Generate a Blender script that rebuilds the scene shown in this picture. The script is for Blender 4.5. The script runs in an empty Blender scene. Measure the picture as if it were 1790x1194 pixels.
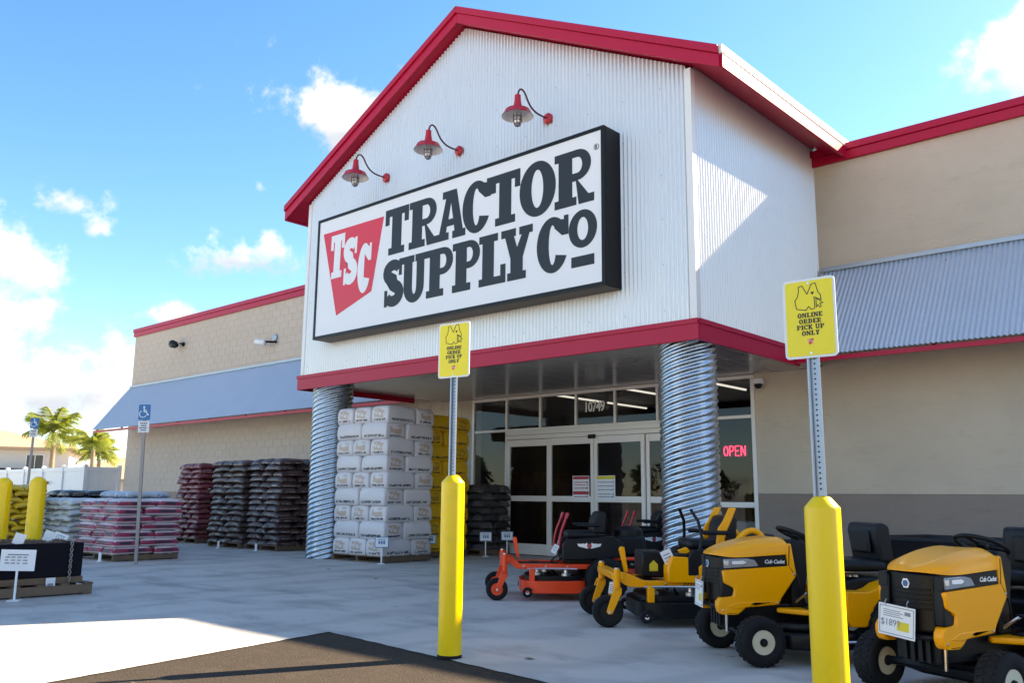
import bpy, math, random
from mathutils import Vector, Matrix, noise
from mathutils.geometry import tessellate_polygon

EXPOSURE = 2.22      # the photograph is exposed for the shaded front
SKYSAT = 1.24
SKYSTR = 0.080
CLD = (3.9,)
random.seed(11)
scene = bpy.context.scene
col = scene.collection
rad = math.radians

# ------------------------------------------------------------------ camera
YAW, PITCH, ROLL = 0.7372, 0.17668, 0.00959
fw = Vector((-math.sin(YAW) * math.cos(PITCH), math.cos(YAW) * math.cos(PITCH), math.sin(PITCH)))
r0 = Vector((math.cos(YAW), math.sin(YAW), 0))
u0 = r0.cross(fw)
rt = r0 * math.cos(ROLL) + u0 * math.sin(ROLL)
up = -r0 * math.sin(ROLL) + u0 * math.cos(ROLL)
cam_data = bpy.data.cameras.new('camera')
cam_data.sensor_fit = 'HORIZONTAL'
cam_data.sensor_width = 36.0
cam_data.lens = 1535.4 / 1790 * 36
cam_data.clip_start = 0.05
cam_data.clip_end = 3000
cam = bpy.data.objects.new('camera', cam_data)
cam.matrix_world = Matrix(((rt.x, up.x, -fw.x, 5.5996), (rt.y, up.y, -fw.y, -9.6477), (rt.z, up.z, -fw.z, 1.12), (0, 0, 0, 1)))
col.objects.link(cam)
scene.camera = cam

# ------------------------------------------------------------------ light
SUN_EL = rad(34.0)
SUN_AZ = math.atan2(0.43, 1.0)
sun_dir = Vector((math.sin(SUN_AZ) * math.cos(SUN_EL), math.cos(SUN_AZ) * math.cos(SUN_EL), math.sin(SUN_EL)))
sl = bpy.data.lights.new('sun', 'SUN')
sl.energy = 4.4
sl.angle = rad(0.55)
sl.color = (1.0, 0.885, 0.70)
so = bpy.data.objects.new('sun', sl)
so.rotation_euler = (-sun_dir).to_track_quat('-Z', 'Y').to_euler()
col.objects.link(so)

scene.view_settings.view_transform = 'Standard'
scene.view_settings.look = 'None'
scene.view_settings.gamma = 1.0
scene.view_settings.use_curve_mapping = False
scene.view_settings.exposure = EXPOSURE
# camera white balance set for open shade
scene.view_settings.use_white_balance = True
scene.view_settings.white_balance_temperature = 7600
scene.view_settings.white_balance_tint = 10
scene.cycles.max_bounces = 8
scene.cycles.transparent_max_bounces = 12
scene.cycles.caustics_reflective = False
scene.cycles.caustics_refractive = False
scene.cycles.use_denoising = True

world = bpy.data.worlds.new('World')
scene.world = world
world.use_nodes = True
WT = world.node_tree
WT.nodes.clear()


def wn(kind, **kw):
    n = WT.nodes.new(kind)
    for k, v in kw.items():
        setattr(n, k, v)
    return n


def wl(a, b):
    WT.links.new(a, b)


def wmath(op, a, b=None, c=None, clamp=False):
    n = wn('ShaderNodeMath', operation=op, use_clamp=clamp)
    for i, v in enumerate((a, b, c)):
        if v is None:
            continue
        if isinstance(v, (int, float)):
            n.inputs[i].default_value = v
        else:
            wl(v, n.inputs[i])
    return n.outputs[0]


def wdot(vec_out, v):
    n = wn('ShaderNodeVectorMath', operation='DOT_PRODUCT')
    wl(vec_out, n.inputs[0])
    n.inputs[1].default_value = v
    return n.outputs['Value']


sky = wn('ShaderNodeTexSky', sky_type='NISHITA')
sky.sun_disc = False
sky.sun_elevation = SUN_EL
sky.sun_rotation = SUN_AZ
sky.altitude = 10
sky.air_density = 0.9
sky.dust_density = 0.25
sky.ozone_density = 2.5
hs = wn('ShaderNodeHueSaturation')
hs.inputs['Saturation'].default_value = SKYSAT
hs.inputs['Value'].default_value = 1.0
hs.inputs['Hue'].default_value = 0.498
wl(sky.outputs[0], hs.inputs['Color'])
tc = wn('ShaderNodeTexCoord')
DIR = tc.outputs['Generated']
# billowing detail: two octaves of noise on the view-independent sky direction
nz = wn('ShaderNodeTexNoise', noise_dimensions='3D')
nz.inputs['Scale'].default_value = 13.0
nz.inputs['Detail'].default_value = 9.0
nz.inputs['Roughness'].default_value = 0.6
wl(DIR, nz.inputs['Vector'])
nz2 = wn('ShaderNodeTexNoise', noise_dimensions='3D')
nz2.inputs['Scale'].default_value = 3.1
nz2.inputs['Detail'].default_value = 6.0
nz2.inputs['Roughness'].default_value = 0.55
wl(DIR, nz2.inputs['Vector'])
N1 = nz.outputs['Fac']
N2 = nz2.outputs['Fac']


def cumulus(d, rx, ry, gain=1.0):
    """soft elliptical core of one cloud at sky direction d with angular half sizes rx, ry"""
    d = Vector(d).normalized()
    e = Vector((0, 0, 1)).cross(d).normalized()
    h = d.cross(e).normalized()
    a = wmath('DIVIDE', wdot(DIR, e), rx)
    b = wmath('DIVIDE', wdot(DIR, h), ry)
    q = wmath('ADD', wmath('MULTIPLY', a, a), wmath('MULTIPLY', b, b))
    front = wmath('GREATER_THAN', wdot(DIR, d), 0.3)
    core = wmath('MULTIPLY', wmath('SUBTRACT', 1.0, wmath('MULTIPLY', wmath('SQRT', q), 0.55), clamp=True), front)
    core = wmath('MULTIPLY', core, gain)
    return core, wmath('MULTIPLY', core, b)


CL = [((-0.936, 0.321, 0.115), 0.16, 0.078, 0.92), ((-0.80, 0.50, 0.11), 0.25, 0.055, 0.85), ((-0.935, 0.285, 0.235), 0.070, 0.040, 1.15), ((-0.905, 0.33, 0.288), 0.034, 0.024, 1.0), ((-0.882, 0.348, 0.262), 0.026, 0.018, 0.95),
      ((-0.84, 0.482, 0.251), 0.070, 0.028, 1.08), ((-0.747, 0.517, 0.415), 0.088, 0.055, 1.15), ((-0.81, 0.486, 0.329), 0.026, 0.016, 0.8),
      ((-0.155, 0.894, 0.412), 0.070, 0.060, 1.25), ((-0.879, 0.438, 0.186), 0.05, 0.016, 0.7)]
acc = None
lift = None
for d, rx, ry, g in CL:
    c, hb = cumulus(d, rx, ry, g)
    acc = c if acc is None else wmath('MAXIMUM', acc, c)
    lift = hb if lift is None else wmath('ADD', lift, hb)
# generic fair-weather clouds over the rest of the sky, thinning out overhead
away = wmath('SUBTRACT', 0.62, wdot(DIR, fw))
away = wmath('MULTIPLY', away, 3.0, clamp=True)
gen = wmath('MULTIPLY', wmath('SUBTRACT', N2, 0.44, clamp=True), 5.0)
gen = wmath('MULTIPLY', gen, away)
acc = wmath('MAXIMUM', acc, gen)
# erode the cores with the fine noise
m = wmath('ADD', acc, wmath('MULTIPLY', wmath('SUBTRACT', N1, 0.5), 2.7))
m = wmath('ADD', m, wmath('MULTIPLY', wmath('SUBTRACT', N2, 0.5), 0.6))
m = wmath('MULTIPLY', wmath('SUBTRACT', m, 0.50), 2.0, clamp=True)
gate = wmath('MULTIPLY', wmath('SUBTRACT', acc, 0.12), 4.0, clamp=True)
mask = wmath('MULTIPLY', m, gate)
mask = wmath('MULTIPLY', wmath('MULTIPLY', mask, mask), wmath('SUBTRACT', 3.0, wmath('MULTIPLY', mask, 2.0)))
# cloud tone: sunlit tops, cooler undersides, from noise sampled a little lower
sh = wn('ShaderNodeVectorMath', operation='ADD')
wl(DIR, sh.inputs[0])
sh.inputs[1].default_value = (0.012, 0.03, 0.035)
nz3 = wn('ShaderNodeTexNoise', noise_dimensions='3D')
nz3.inputs['Scale'].default_value = 7.0
nz3.inputs['Detail'].default_value = 5.0
mp3 = wn('ShaderNodeMapping')
mp3.inputs['Scale'].default_value = (1, 1, 2.6)
wl(sh.outputs[0], mp3.inputs['Vector'])
wl(mp3.outputs[0], nz3.inputs['Vector'])
tone = wmath('ADD', wmath('MULTIPLY', wmath('SUBTRACT', nz3.outputs['Fac'], 0.36), 3.2), wmath('MULTIPLY', wmath('DIVIDE', lift, wmath('ADD', acc, 0.05)), 0.9))
tone = wmath('ADD', tone, 0.22, clamp=True)
ccol = wn('ShaderNodeMix', data_type='RGBA')
ccol.inputs[6].default_value = (CLD[0] * 0.52, CLD[0] * 0.60, CLD[0] * 0.74, 1)
ccol.inputs[7].default_value = (CLD[0], CLD[0], CLD[0] * 1.01, 1)
wl(tone, ccol.inputs[0])
mixs = wn('ShaderNodeMix', data_type='RGBA')
wl(mask, mixs.inputs[0])
wl(hs.outputs[0], mixs.inputs[6])
wl(ccol.outputs[2], mixs.inputs[7])
bg = wn('ShaderNodeBackground')
bg.inputs['Strength'].default_value = SKYSTR
wl(mixs.outputs[2], bg.inputs['Color'])
wo = wn('ShaderNodeOutputWorld')
wl(bg.outputs[0], wo.inputs['Surface'])

# ------------------------------------------------------------------ helpers
class MB:
    """collects geometry for one mesh object"""

    def __init__(self):
        self.v = []
        self.f = []

    def add(self, vs, fs, M=None):
        o = len(self.v)
        self.v += [tuple(M @ Vector(p)) if M else tuple(p) for p in vs]
        self.f += [tuple(i + o for i in q) for q in fs]
        return self

    def box(self, x0, x1, y0, y1, z0, z1, M=None):
        vs = [(x, y, z) for z in (z0, z1) for y in (y0, y1) for x in (x0, x1)]
        return self.add(vs, [(0, 2, 3, 1), (4, 5, 7, 6), (0, 1, 5, 4), (2, 6, 7, 3), (0, 4, 6, 2), (1, 3, 7, 5)], M)

    def tube(self, pts, r, n=8, cap=True):
        pts = [Vector(p) for p in pts]
        rs = r if isinstance(r, (list, tuple)) else [r] * len(pts)
        vs = []
        ref = None
        for i, p in enumerate(pts):
            t = (pts[min(i + 1, len(pts) - 1)] - pts[max(i - 1, 0)]).normalized()
            if ref is None:
                ref = Vector((0, 0, 1)) if abs(t.z) < 0.9 else Vector((1, 0, 0))
            a = t.cross(ref).normalized()
            b = t.cross(a).normalized()
            ref = b.cross(t) if False else ref
            for k in range(n):
                th = 2 * math.pi * k / n
                vs.append(p + (a * math.cos(th) + b * math.sin(th)) * rs[i])
        fs = []
        for i in range(len(pts) - 1):
            for k in range(n):
                k2 = (k + 1) % n
                fs.append((i * n + k, i * n + k2, (i + 1) * n + k2, (i + 1) * n + k))
        if cap:
            fs.append(tuple(range(n)))
            fs.append(tuple((len(pts) - 1) * n + k for k in reversed(range(n))))
        return self.add(vs, fs)

    def lathe(self, prof, n=24, M=None, cap=True):
        """profile of (radius, height) turned about local z"""
        vs = []
        for r, z in prof:
            for k in range(n):
                th = 2 * math.pi * k / n
                vs.append((r * math.cos(th), r * math.sin(th), z))
        fs = []
        for i in range(len(prof) - 1):
            for k in range(n):
                k2 = (k + 1) % n
                fs.append((i * n + k, i * n + k2, (i + 1) * n + k2, (i + 1) * n + k))
        if cap:
            fs.append(tuple(reversed(range(n))))
            fs.append(tuple((len(prof) - 1) * n + k for k in range(n)))
        return self.add(vs, fs, M)

    def prism(self, poly, lo, hi, axis='y', M=None):
        """polygon in the plane across axis, extruded lo..hi"""
        n = len(poly)

        def P(a, b, c):
            return (a, c, b) if axis == 'y' else ((c, a, b) if axis == 'x' else (a, b, c))
        vs = [P(a, b, lo) for a, b in poly] + [P(a, b, hi) for a, b in poly]
        tri = tessellate_polygon([[Vector((a, b, 0)) for a, b in poly]])
        fs = [tuple(t) for t in tri] + [tuple(i + n for i in reversed(t)) for t in tri]
        fs += [(i, (i + 1) % n, n + (i + 1) % n, n + i) for i in range(n)]
        return self.add(vs, fs, M)

    def loops(self, loops, lo, hi, M=None):
        """flat shape in xz with holes (first loop outer), front at y=lo, back at y=hi"""
        flat = [p for L in loops for p in L]
        tri = tessellate_polygon([[Vector((a, b, 0)) for a, b in L] for L in loops])
        n = len(flat)
        vs = [(a, lo, b) for a, b in flat] + [(a, hi, b) for a, b in flat]
        fs = [tuple(t) for t in tri]
        o = 0
        for L in loops:
            k = len(L)
            fs += [(o + i, o + (i + 1) % k, n + o + (i + 1) % k, n + o + i) for i in range(k)]
            o += k
        return self.add(vs, fs, M)

    def grid(self, fn, nu, nv, wrap=False):
        vs = [fn(i, j) for j in range(nv) for i in range(nu)]
        fs = []
        for j in range(nv - 1):
            for i in range(nu if wrap else nu - 1):
                i2 = (i + 1) % nu
                fs.append((j * nu + i, j * nu + i2, (j + 1) * nu + i2, (j + 1) * nu + i))
        return self.add(vs, fs)

    def mesh(self, name, smooth=None, fixn=True):
        me = bpy.data.meshes.new(name)
        me.from_pydata(self.v, [], self.f)
        if fixn:
            import bmesh
            bm = bmesh.new()
            bm.from_mesh(me)
            bmesh.ops.recalc_face_normals(bm, faces=bm.faces)
            bm.to_mesh(me)
            bm.free()
        if smooth is not None:
            me.polygons.foreach_set('use_smooth', [True] * len(me.polygons))
            if smooth < 179:
                me.set_sharp_from_angle(angle=rad(smooth))
        me.update()
        return me

    def build(self, name, mat, parent=None, smooth=None, bevel=0, seg=2, fixn=True):
        me = self.mesh(name, smooth, fixn)
        return put(name, me, mat, parent, bevel, seg)


def put(name, me, mat, parent=None, bevel=0, seg=2):
    if mat is not None and not me.materials:
        me.materials.append(mat)
    o = bpy.data.objects.new(name, me)
    col.objects.link(o)
    if parent is not None:
        o.parent = parent
    if bevel:
        b = o.modifiers.new('bevel', 'BEVEL')
        b.width = bevel
        b.segments = seg
        b.limit_method = 'ANGLE'
        b.angle_limit = rad(40)
        me.polygons.foreach_set('use_smooth', [True] * len(me.polygons))
        me.set_sharp_from_angle(angle=rad(50))
    return o


def empty(name, loc=(0, 0, 0), rz=0.0, label=None, cat=None, group=None):
    o = bpy.data.objects.new(name, None)
    o.empty_display_size = 0.2
    o.location = loc
    o.rotation_euler = (0, 0, rz)
    col.objects.link(o)
    if label:
        tag(o, label, cat, group)
    return o


def tag(o, label, cat, group=None):
    o['label'] = label
    o['category'] = cat
    if group:
        o['group'] = group
    return o


def kids(o):
    return [c for c in bpy.data.objects if c.parent == o]


def copy_tree(o, parent=None):
    c = o.copy()
    col.objects.link(c)
    c.parent = parent
    for ch in kids(o):
        copy_tree(ch, c)
    return c


def bez(p0, p1, p2, p3, n=10):
    p0, p1, p2, p3 = map(Vector, (p0, p1, p2, p3))
    return [p0 * (1 - t) ** 3 + p1 * 3 * t * (1 - t) ** 2 + p2 * 3 * t * t * (1 - t) + p3 * t ** 3 for t in [i / n for i in range(n + 1)]]


# ------------------------------------------------------------------ materials
class NT:
    def __init__(self, mat):
        mat.use_nodes = True
        self.t = mat.node_tree
        self.p = self.t.nodes.get('Principled BSDF')
        self.out = self.t.nodes.get('Material Output')

    def n(self, kind, **kw):
        x = self.t.nodes.new(kind)
        for k, v in kw.items():
            if k in x.inputs.keys() and not hasattr(x, k):
                x.inputs[k].default_value = v
            else:
                setattr(x, k, v)
        return x

    def l(self, a, b):
        self.t.links.new(a, b)

    def math(self, op, a, b=None, clamp=False):
        x = self.t.nodes.new('ShaderNodeMath')
        x.operation = op
        x.use_clamp = clamp
        for i, v in enumerate((a, b)):
            if v is None:
                continue
            if isinstance(v, (int, float)):
                x.inputs[i].default_value = v
            else:
                self.l(v, x.inputs[i])
        return x.outputs[0]

    def noise(self, vec, scale, detail=4, rough=0.55):
        x = self.t.nodes.new('ShaderNodeTexNoise')
        x.inputs['Scale'].default_value = scale
        x.inputs['Detail'].default_value = detail
        x.inputs['Roughness'].default_value = rough
        if vec is not None:
            self.l(vec, x.inputs['Vector'])
        return x.outputs['Fac']

    def mix(self, fac, a, b):
        x = self.t.nodes.new('ShaderNodeMix')
        x.data_type = 'RGBA'
        for i, v in ((0, fac), (6, a), (7, b)):
            if isinstance(v, tuple):
                x.inputs[i].default_value = v if len(v) == 4 else (*v, 1)
            elif isinstance(v, (int, float)):
                x.inputs[i].default_value = v
            else:
                self.l(v, x.inputs[i])
        return x.outputs[2]

    def scaled(self, vec, s):
        x = self.t.nodes.new('ShaderNodeMapping')
        x.inputs['Scale'].default_value = s
        self.l(vec, x.inputs['Vector'])
        return x.outputs[0]

    def bump(self, h, strength, dist):
        x = self.t.nodes.new('ShaderNodeBump')
        x.inputs['Strength'].default_value = strength
        x.inputs['Distance'].default_value = dist
        self.l(h, x.inputs['Height'])
        self.l(x.outputs[0], self.p.inputs['Normal'])


def mat(name, c, rough=0.6, metal=0.0, var=0.10, vs=3.0, bump=0.0, bs=60.0, bd=0.004, coat=0.0, spec=0.5, rnd=0.0, dirt=None, rvar=0.0):
    m = bpy.data.materials.new(name)
    t = NT(m)
    p = t.p
    p.inputs['Roughness'].default_value = rough
    p.inputs['Metallic'].default_value = metal
    p.inputs['Coat Weight'].default_value = coat
    p.inputs['Coat Roughness'].default_value = 0.08
    p.inputs['Specular IOR Level'].default_value = spec
    tcn = t.n('ShaderNodeTexCoord')
    vec = tcn.outputs['Object']
    nf = t.noise(vec, vs, 5)
    lo = tuple(x * (1 - var) for x in c)
    hi = tuple(min(1, x * (1 + var)) for x in c)
    colr = t.mix(nf, lo, hi)
    if dirt:
        d = t.math('MULTIPLY', t.math('SUBTRACT', t.noise(vec, dirt[1], 6, 0.65), 0.52, True), dirt[2], True)
        colr = t.mix(d, colr, dirt[0])
    if rnd:
        oi = t.n('ShaderNodeObjectInfo')
        hsv = t.n('ShaderNodeHueSaturation')
        t.l(t.math('ADD', t.math('MULTIPLY', oi.outputs['Random'], rnd * 2), 1 - rnd), hsv.inputs['Value'])
        t.l(colr, hsv.inputs['Color'])
        colr = hsv.outputs[0]
    t.l(colr, p.inputs['Base Color'])
    if rvar:
        rr = t.math('ADD', t.math('MULTIPLY', t.noise(vec, vs * 3, 4), rvar * 2), rough - rvar)
        t.l(rr, p.inputs['Roughness'])
    if bump:
        t.bump(t.noise(vec, bs, 4), bump, bd)
    return m


M = {}
M['white_metal'] = mat('white corrugated metal', (0.80, 0.785, 0.79), 0.34, 0.42, 0.04, 1.2, rvar=0.06)
M['white_trim'] = mat('white trim', (0.80, 0.78, 0.775), 0.42, 0.05, 0.03)
M['red_metal'] = mat('red painted metal', (0.46, 0.005, 0.042), 0.40, 0.0, 0.06, 2.0, rvar=0.05, spec=0.3)
M['red_lamp'] = mat('red lamp enamel', (0.50, 0.012, 0.03), 0.25, 0.0, 0.05)
M['dark_pipe'] = mat('dark lamp pipe', (0.10, 0.03, 0.06), 0.4, 0.3)
M['beige'] = mat('beige painted block', (0.56, 0.468, 0.395), 0.85, 0, 0.07, 1.1, 0.35, 120, 0.003, dirt=((0.46, 0.38, 0.29), 0.9, 1.4), rnd=0.03)
M['taupe'] = mat('taupe painted base course', (0.31, 0.24, 0.205), 0.85, 0, 0.08, 1.5, 0.35, 120, 0.003, rnd=0.03)
M['mortar'] = mat('painted mortar joint', (0.54, 0.452, 0.382), 0.9, 0, 0.05)
M['mortar_dark'] = mat('painted mortar joint taupe', (0.20, 0.165, 0.16), 0.9, 0, 0.05)
M['post'] = mat('weathered sign post', (0.30, 0.28, 0.28), 0.5, 0.6, 0.15, 6)
M['channel'] = mat('galvanised channel post', (0.34, 0.38, 0.45), 0.42, 0.75, 0.15, 9)
M['galv'] = mat('galvanised steel', (0.52, 0.59, 0.66), 0.28, 0.95, 0.10, 5.0, rvar=0.08)
M['awning'] = mat('galvalume awning sheet', (0.58, 0.65, 0.74), 0.40, 0.55, 0.06, 1.5, rvar=0.06)
M['flash'] = mat('grey flashing', (0.38, 0.42, 0.48), 0.45, 0.6)
M['soffit'] = mat('soffit metal panel', (0.40, 0.375, 0.37), 0.20, 0.35, 0.08, 1.5)
M['alu'] = mat('aluminium door frame', (0.80, 0.75, 0.73), 0.45, 0.05, 0.05)
M['black'] = mat('black plastic', (0.0045, 0.0045, 0.007), 0.45, 0, 0.2, 8, spec=0.28)
M['black_metal'] = mat('black painted steel', (0.004, 0.004, 0.006), 0.42, 0, 0.2, 4, spec=0.25)
M['sign_white'] = mat('sign face white', (0.80, 0.785, 0.81), 0.35, 0, 0.02)
M['ink'] = mat('sign charcoal', (0.022, 0.026, 0.033), 0.45, 0, 0.05, spec=0.3)
M['sign_red'] = mat('sign red', (0.72, 0.020, 0.048), 0.42, 0, 0.03)
M['seat'] = mat('black vinyl', (0.005, 0.0055, 0.009), 0.48, 0, 0.2, 6, 0.15, 150, 0.001, spec=0.3)
M['rubber'] = mat('tyre rubber', (0.0055, 0.0055, 0.0075), 0.75, 0, 0.3, 12, 0.3, 90, 0.002, spec=0.3, dirt=((0.035, 0.032, 0.030), 9, 1.0))
M['cream'] = mat('cream wheel rim', (0.60, 0.54, 0.40), 0.45, 0, 0.05)
M['cub'] = mat('yellow body paint', (1.0, 0.375, 0.0), 0.34, 0, 0.03, 3, coat=0.2, spec=0.3)
M['orange'] = mat('red orange paint', (0.92, 0.060, 0.010), 0.32, 0, 0.05, 3, coat=0.2, spec=0.4)
M['steel'] = mat('bright steel', (0.6, 0.6, 0.62), 0.3, 1.0, 0.1, 8)
M['lens'] = mat('headlight lens', (0.30, 0.31, 0.33), 0.08, 0.2, 0.3, 14, coat=1.0)
M['led'] = mat('white headlight reflector', (0.85, 0.86, 0.9), 0.2, 0.2, 0.02)
M['white'] = mat('white paper card', (0.78, 0.80, 0.84), 0.55, 0, 0.03)
M['label_blue'] = mat('blue print', (0.03, 0.13, 0.33), 0.5, 0)
M['print_grey'] = mat('grey print', (0.22, 0.24, 0.30), 0.6, 0)
M['print_red'] = mat('red print', (0.45, 0.04, 0.06), 0.6, 0)
M['print_yellow'] = mat('yellow print', (0.72, 0.58, 0.03), 0.6, 0)
M['bollard'] = mat('yellow bollard sleeve', (1.0, 0.63, 0.0), 0.36, 0, 0.04, 2, coat=0.12, rvar=0.08, dirt=((0.55, 0.37, 0.03), 7, 1.1))
M['sign_yellow'] = mat('yellow sign sheet', (0.92, 0.74, 0.02), 0.40, 0, 0.02)
M['ada_blue'] = mat('blue sign sheet', (0.01, 0.17, 0.42), 0.4, 0, 0.04)
M['wood'] = mat('pallet wood', (0.16, 0.105, 0.07), 0.85, 0, 0.3, 6, 0.4, 40, 0.004, rnd=0.15)
M['vinyl'] = mat('white vinyl fence', (0.72, 0.73, 0.76), 0.4, 0, 0.02)
M['trunk'] = mat('palm trunk', (0.22, 0.17, 0.12), 0.9, 0, 0.25, 8, 0.6, 20, 0.02)
M['stucco'] = mat('white house stucco', (0.68, 0.66, 0.62), 0.9, 0, 0.05)
M['tile'] = mat('tan tile roof', (0.45, 0.31, 0.20), 0.85, 0, 0.15, 3, 0.5, 9, 0.03)
M['dark_glass'] = mat('dark window glass', (0.04, 0.045, 0.05), 0.08, 0, 0.1)
M['bin'] = mat('black wrapped bin', (0.005, 0.004, 0.009), 0.6, 0, 0.2, 3, 0.3, 12, 0.01, spec=0.15)
M['chain'] = mat('chain steel', (0.38, 0.36, 0.34), 0.4, 0.9)
M['chips'] = mat('wood chip mulch', (0.20, 0.13, 0.09), 0.9, 0, 0.4, 40, 0.8, 60, 0.02)
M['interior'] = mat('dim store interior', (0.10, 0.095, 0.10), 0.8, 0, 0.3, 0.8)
M['shelf'] = mat('store shelf goods', (0.16, 0.10, 0.09), 0.7, 0, 0.9, 3)
M['bush'] = mat('shrub leaves', (0.07, 0.13, 0.03), 0.6, 0, 0.4, 1.5)


def leafmat(name, c, c2, trans=0.35):
    m = bpy.data.materials.new(name)
    t = NT(m)
    g = t.n('ShaderNodeNewGeometry')
    cc = t.mix(g.outputs['Random Per Island'], c, c2)
    t.l(cc, t.p.inputs['Base Color'])
    t.p.inputs['Roughness'].default_value = 0.5
    tr = t.n('ShaderNodeBsdfTranslucent')
    t.l(cc, tr.inputs[0])
    ms = t.n('ShaderNodeMixShader')
    ms.inputs[0].default_value = trans
    t.l(t.p.outputs[0], ms.inputs[1])
    t.l(tr.outputs[0], ms.inputs[2])
    t.l(ms.outputs[0], t.out.inputs['Surface'])
    return m


M['frond'] = leafmat('palm frond', (0.13, 0.20, 0.03), (0.36, 0.34, 0.04), 0.5)
M['leaf'] = leafmat('tree leaves', (0.05, 0.09, 0.02), (0.10, 0.13, 0.04))


def glassmat():
    m = bpy.data.materials.new('store glass')
    t = NT(m)
    fr = t.n('ShaderNodeFresnel')
    fr.inputs['IOR'].default_value = 1.45
    bf = t.n('ShaderNodeNewGeometry').outputs['Backfacing']
    f2 = t.math('MULTIPLY', t.math('MULTIPLY', fr.outputs[0], 0.6, True), t.math('SUBTRACT', 1.0, bf))
    tr = t.n('ShaderNodeBsdfTransparent')
    tr.inputs[0].default_value = (0.74, 0.76, 0.78, 1)
    gl = t.n('ShaderNodeBsdfGlossy')
    gl.inputs['Roughness'].default_value = 0.015
    gl.inputs['Color'].default_value = (0.9, 0.93, 1.0, 1)
    ms = t.n('ShaderNodeMixShader')
    t.l(f2, ms.inputs[0])
    t.l(tr.outputs[0], ms.inputs[1])
    t.l(gl.outputs[0], ms.inputs[2])
    t.l(ms.outputs[0], t.out.inputs['Surface'])
    return m


def emitmat(name, c, s):
    m = bpy.data.materials.new(name)
    t = NT(m)
    t.p.inputs['Base Color'].default_value = (*c, 1)
    t.p.inputs['Emission Color'].default_value = (*c, 1)
    t.p.inputs['Emission Strength'].default_value = s
    return m


M['glass'] = glassmat()
M['bulb_glass'] = mat('lamp bulb glass', (0.55, 0.56, 0.58), 0.12, 0.3, 0.05)
M['tube_light'] = emitmat('fluorescent tube', (1.0, 0.96, 0.88), 0.3)
M['neon'] = emitmat('red neon tube', (1.0, 0.03, 0.10), 1.6)


def concrete():
    m = bpy.data.materials.new('broom finished concrete')
    t = NT(m)
    g = t.n('ShaderNodeNewGeometry').outputs['Position']
    a = t.noise(g, 0.45, 6, 0.6)
    st = t.noise(t.scaled(g, (0.8, 1.5, 1)), 1.1, 5, 0.6)
    fine = t.noise(g, 26, 4, 0.7)
    grit = t.noise(g, 160, 3, 0.7)
    c = t.mix(a, (0.40, 0.38, 0.355), (0.58, 0.55, 0.51))
    c = t.mix(t.math('MULTIPLY', t.math('SUBTRACT', st, 0.50, True), 5.0, True), c, (0.25, 0.24, 0.24))
    c = t.mix(t.math('MULTIPLY', fine, 0.35), c, (0.60, 0.58, 0.56))
    # tyre scuffs and dark spots
    sp = t.noise(t.scaled(g, (0.9, 3.2, 1)), 2.3, 7, 0.7)
    c = t.mix(t.math('MULTIPLY', t.math('SUBTRACT', sp, 0.60, True), 7.0, True), c, (0.17, 0.165, 0.17))
    # broad swept smears left by tyres and trolleys
    wv = t.n('ShaderNodeTexWave')
    wv.inputs['Scale'].default_value = 0.32
    wv.inputs['Distortion'].default_value = 9.0
    wv.inputs['Detail'].default_value = 5.0
    wv.inputs['Detail Scale'].default_value = 1.3
    t.l(g, wv.inputs['Vector'])
    c = t.mix(t.math('MULTIPLY', t.math('MULTIPLY', t.math('SUBTRACT', wv.outputs['Fac'], 0.62, True), 1.6, True), t.noise(g, 1.7, 5, 0.65)), c, (0.23, 0.222, 0.22))
    vo = t.n('ShaderNodeTexVoronoi')
    vo.inputs['Scale'].default_value = 2.2
    t.l(g, vo.inputs['Vector'])
    gum = t.math('LESS_THAN', vo.outputs['Distance'], 0.035)
    c = t.mix(t.math('MULTIPLY', gum, 0.7), c, (0.09, 0.09, 0.10))
    t.l(c, t.p.inputs['Base Color'])
    t.p.inputs['Roughness'].default_value = 0.72
    t.l(t.math('ADD', t.math('MULTIPLY', st, 0.4), 0.45), t.p.inputs['Roughness'])
    t.bump(t.math('ADD', fine, grit), 0.28, 0.004)
    return m


def asphalt():
    m = bpy.data.materials.new('worn asphalt')
    t = NT(m)
    g = t.n('ShaderNodeNewGeometry').outputs['Position']
    a = t.noise(g, 0.7, 6, 0.6)
    grit = t.noise(g, 95, 4, 0.8)
    vo = t.n('ShaderNodeTexVoronoi')
    vo.inputs['Scale'].default_value = 110
    t.l(g, vo.inputs['Vector'])
    c = t.mix(a, (0.024, 0.019, 0.017), (0.060, 0.046, 0.036))
    c = t.mix(t.math('MULTIPLY', t.math('SUBTRACT', grit, 0.45, True), 2.2, True), c, (0.135, 0.108, 0.086))
    c = t.mix(t.math('MULTIPLY', t.math('SUBTRACT', t.noise(g, 3.0, 6, 0.7), 0.55, True), 3.0, True), c, (0.10, 0.078, 0.058))
    t.l(c, t.p.inputs['Base Color'])
    t.p.inputs['Roughness'].default_value = 0.95
    t.p.inputs['Specular IOR Level'].default_value = 0.15
    t.bump(t.math('ADD', vo.outputs['Distance'], grit), 0.6, 0.008)
    return m


M['concrete'] = concrete()
M['asphalt'] = asphalt()
M['lot'] = mat('pale bounce-light parking lot', (0.36, 0.34, 0.31), 0.85, 0, 0.12, .4)  # unseen ground beyond the asphalt, made pale to bounce sunlight onto the facade


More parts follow.
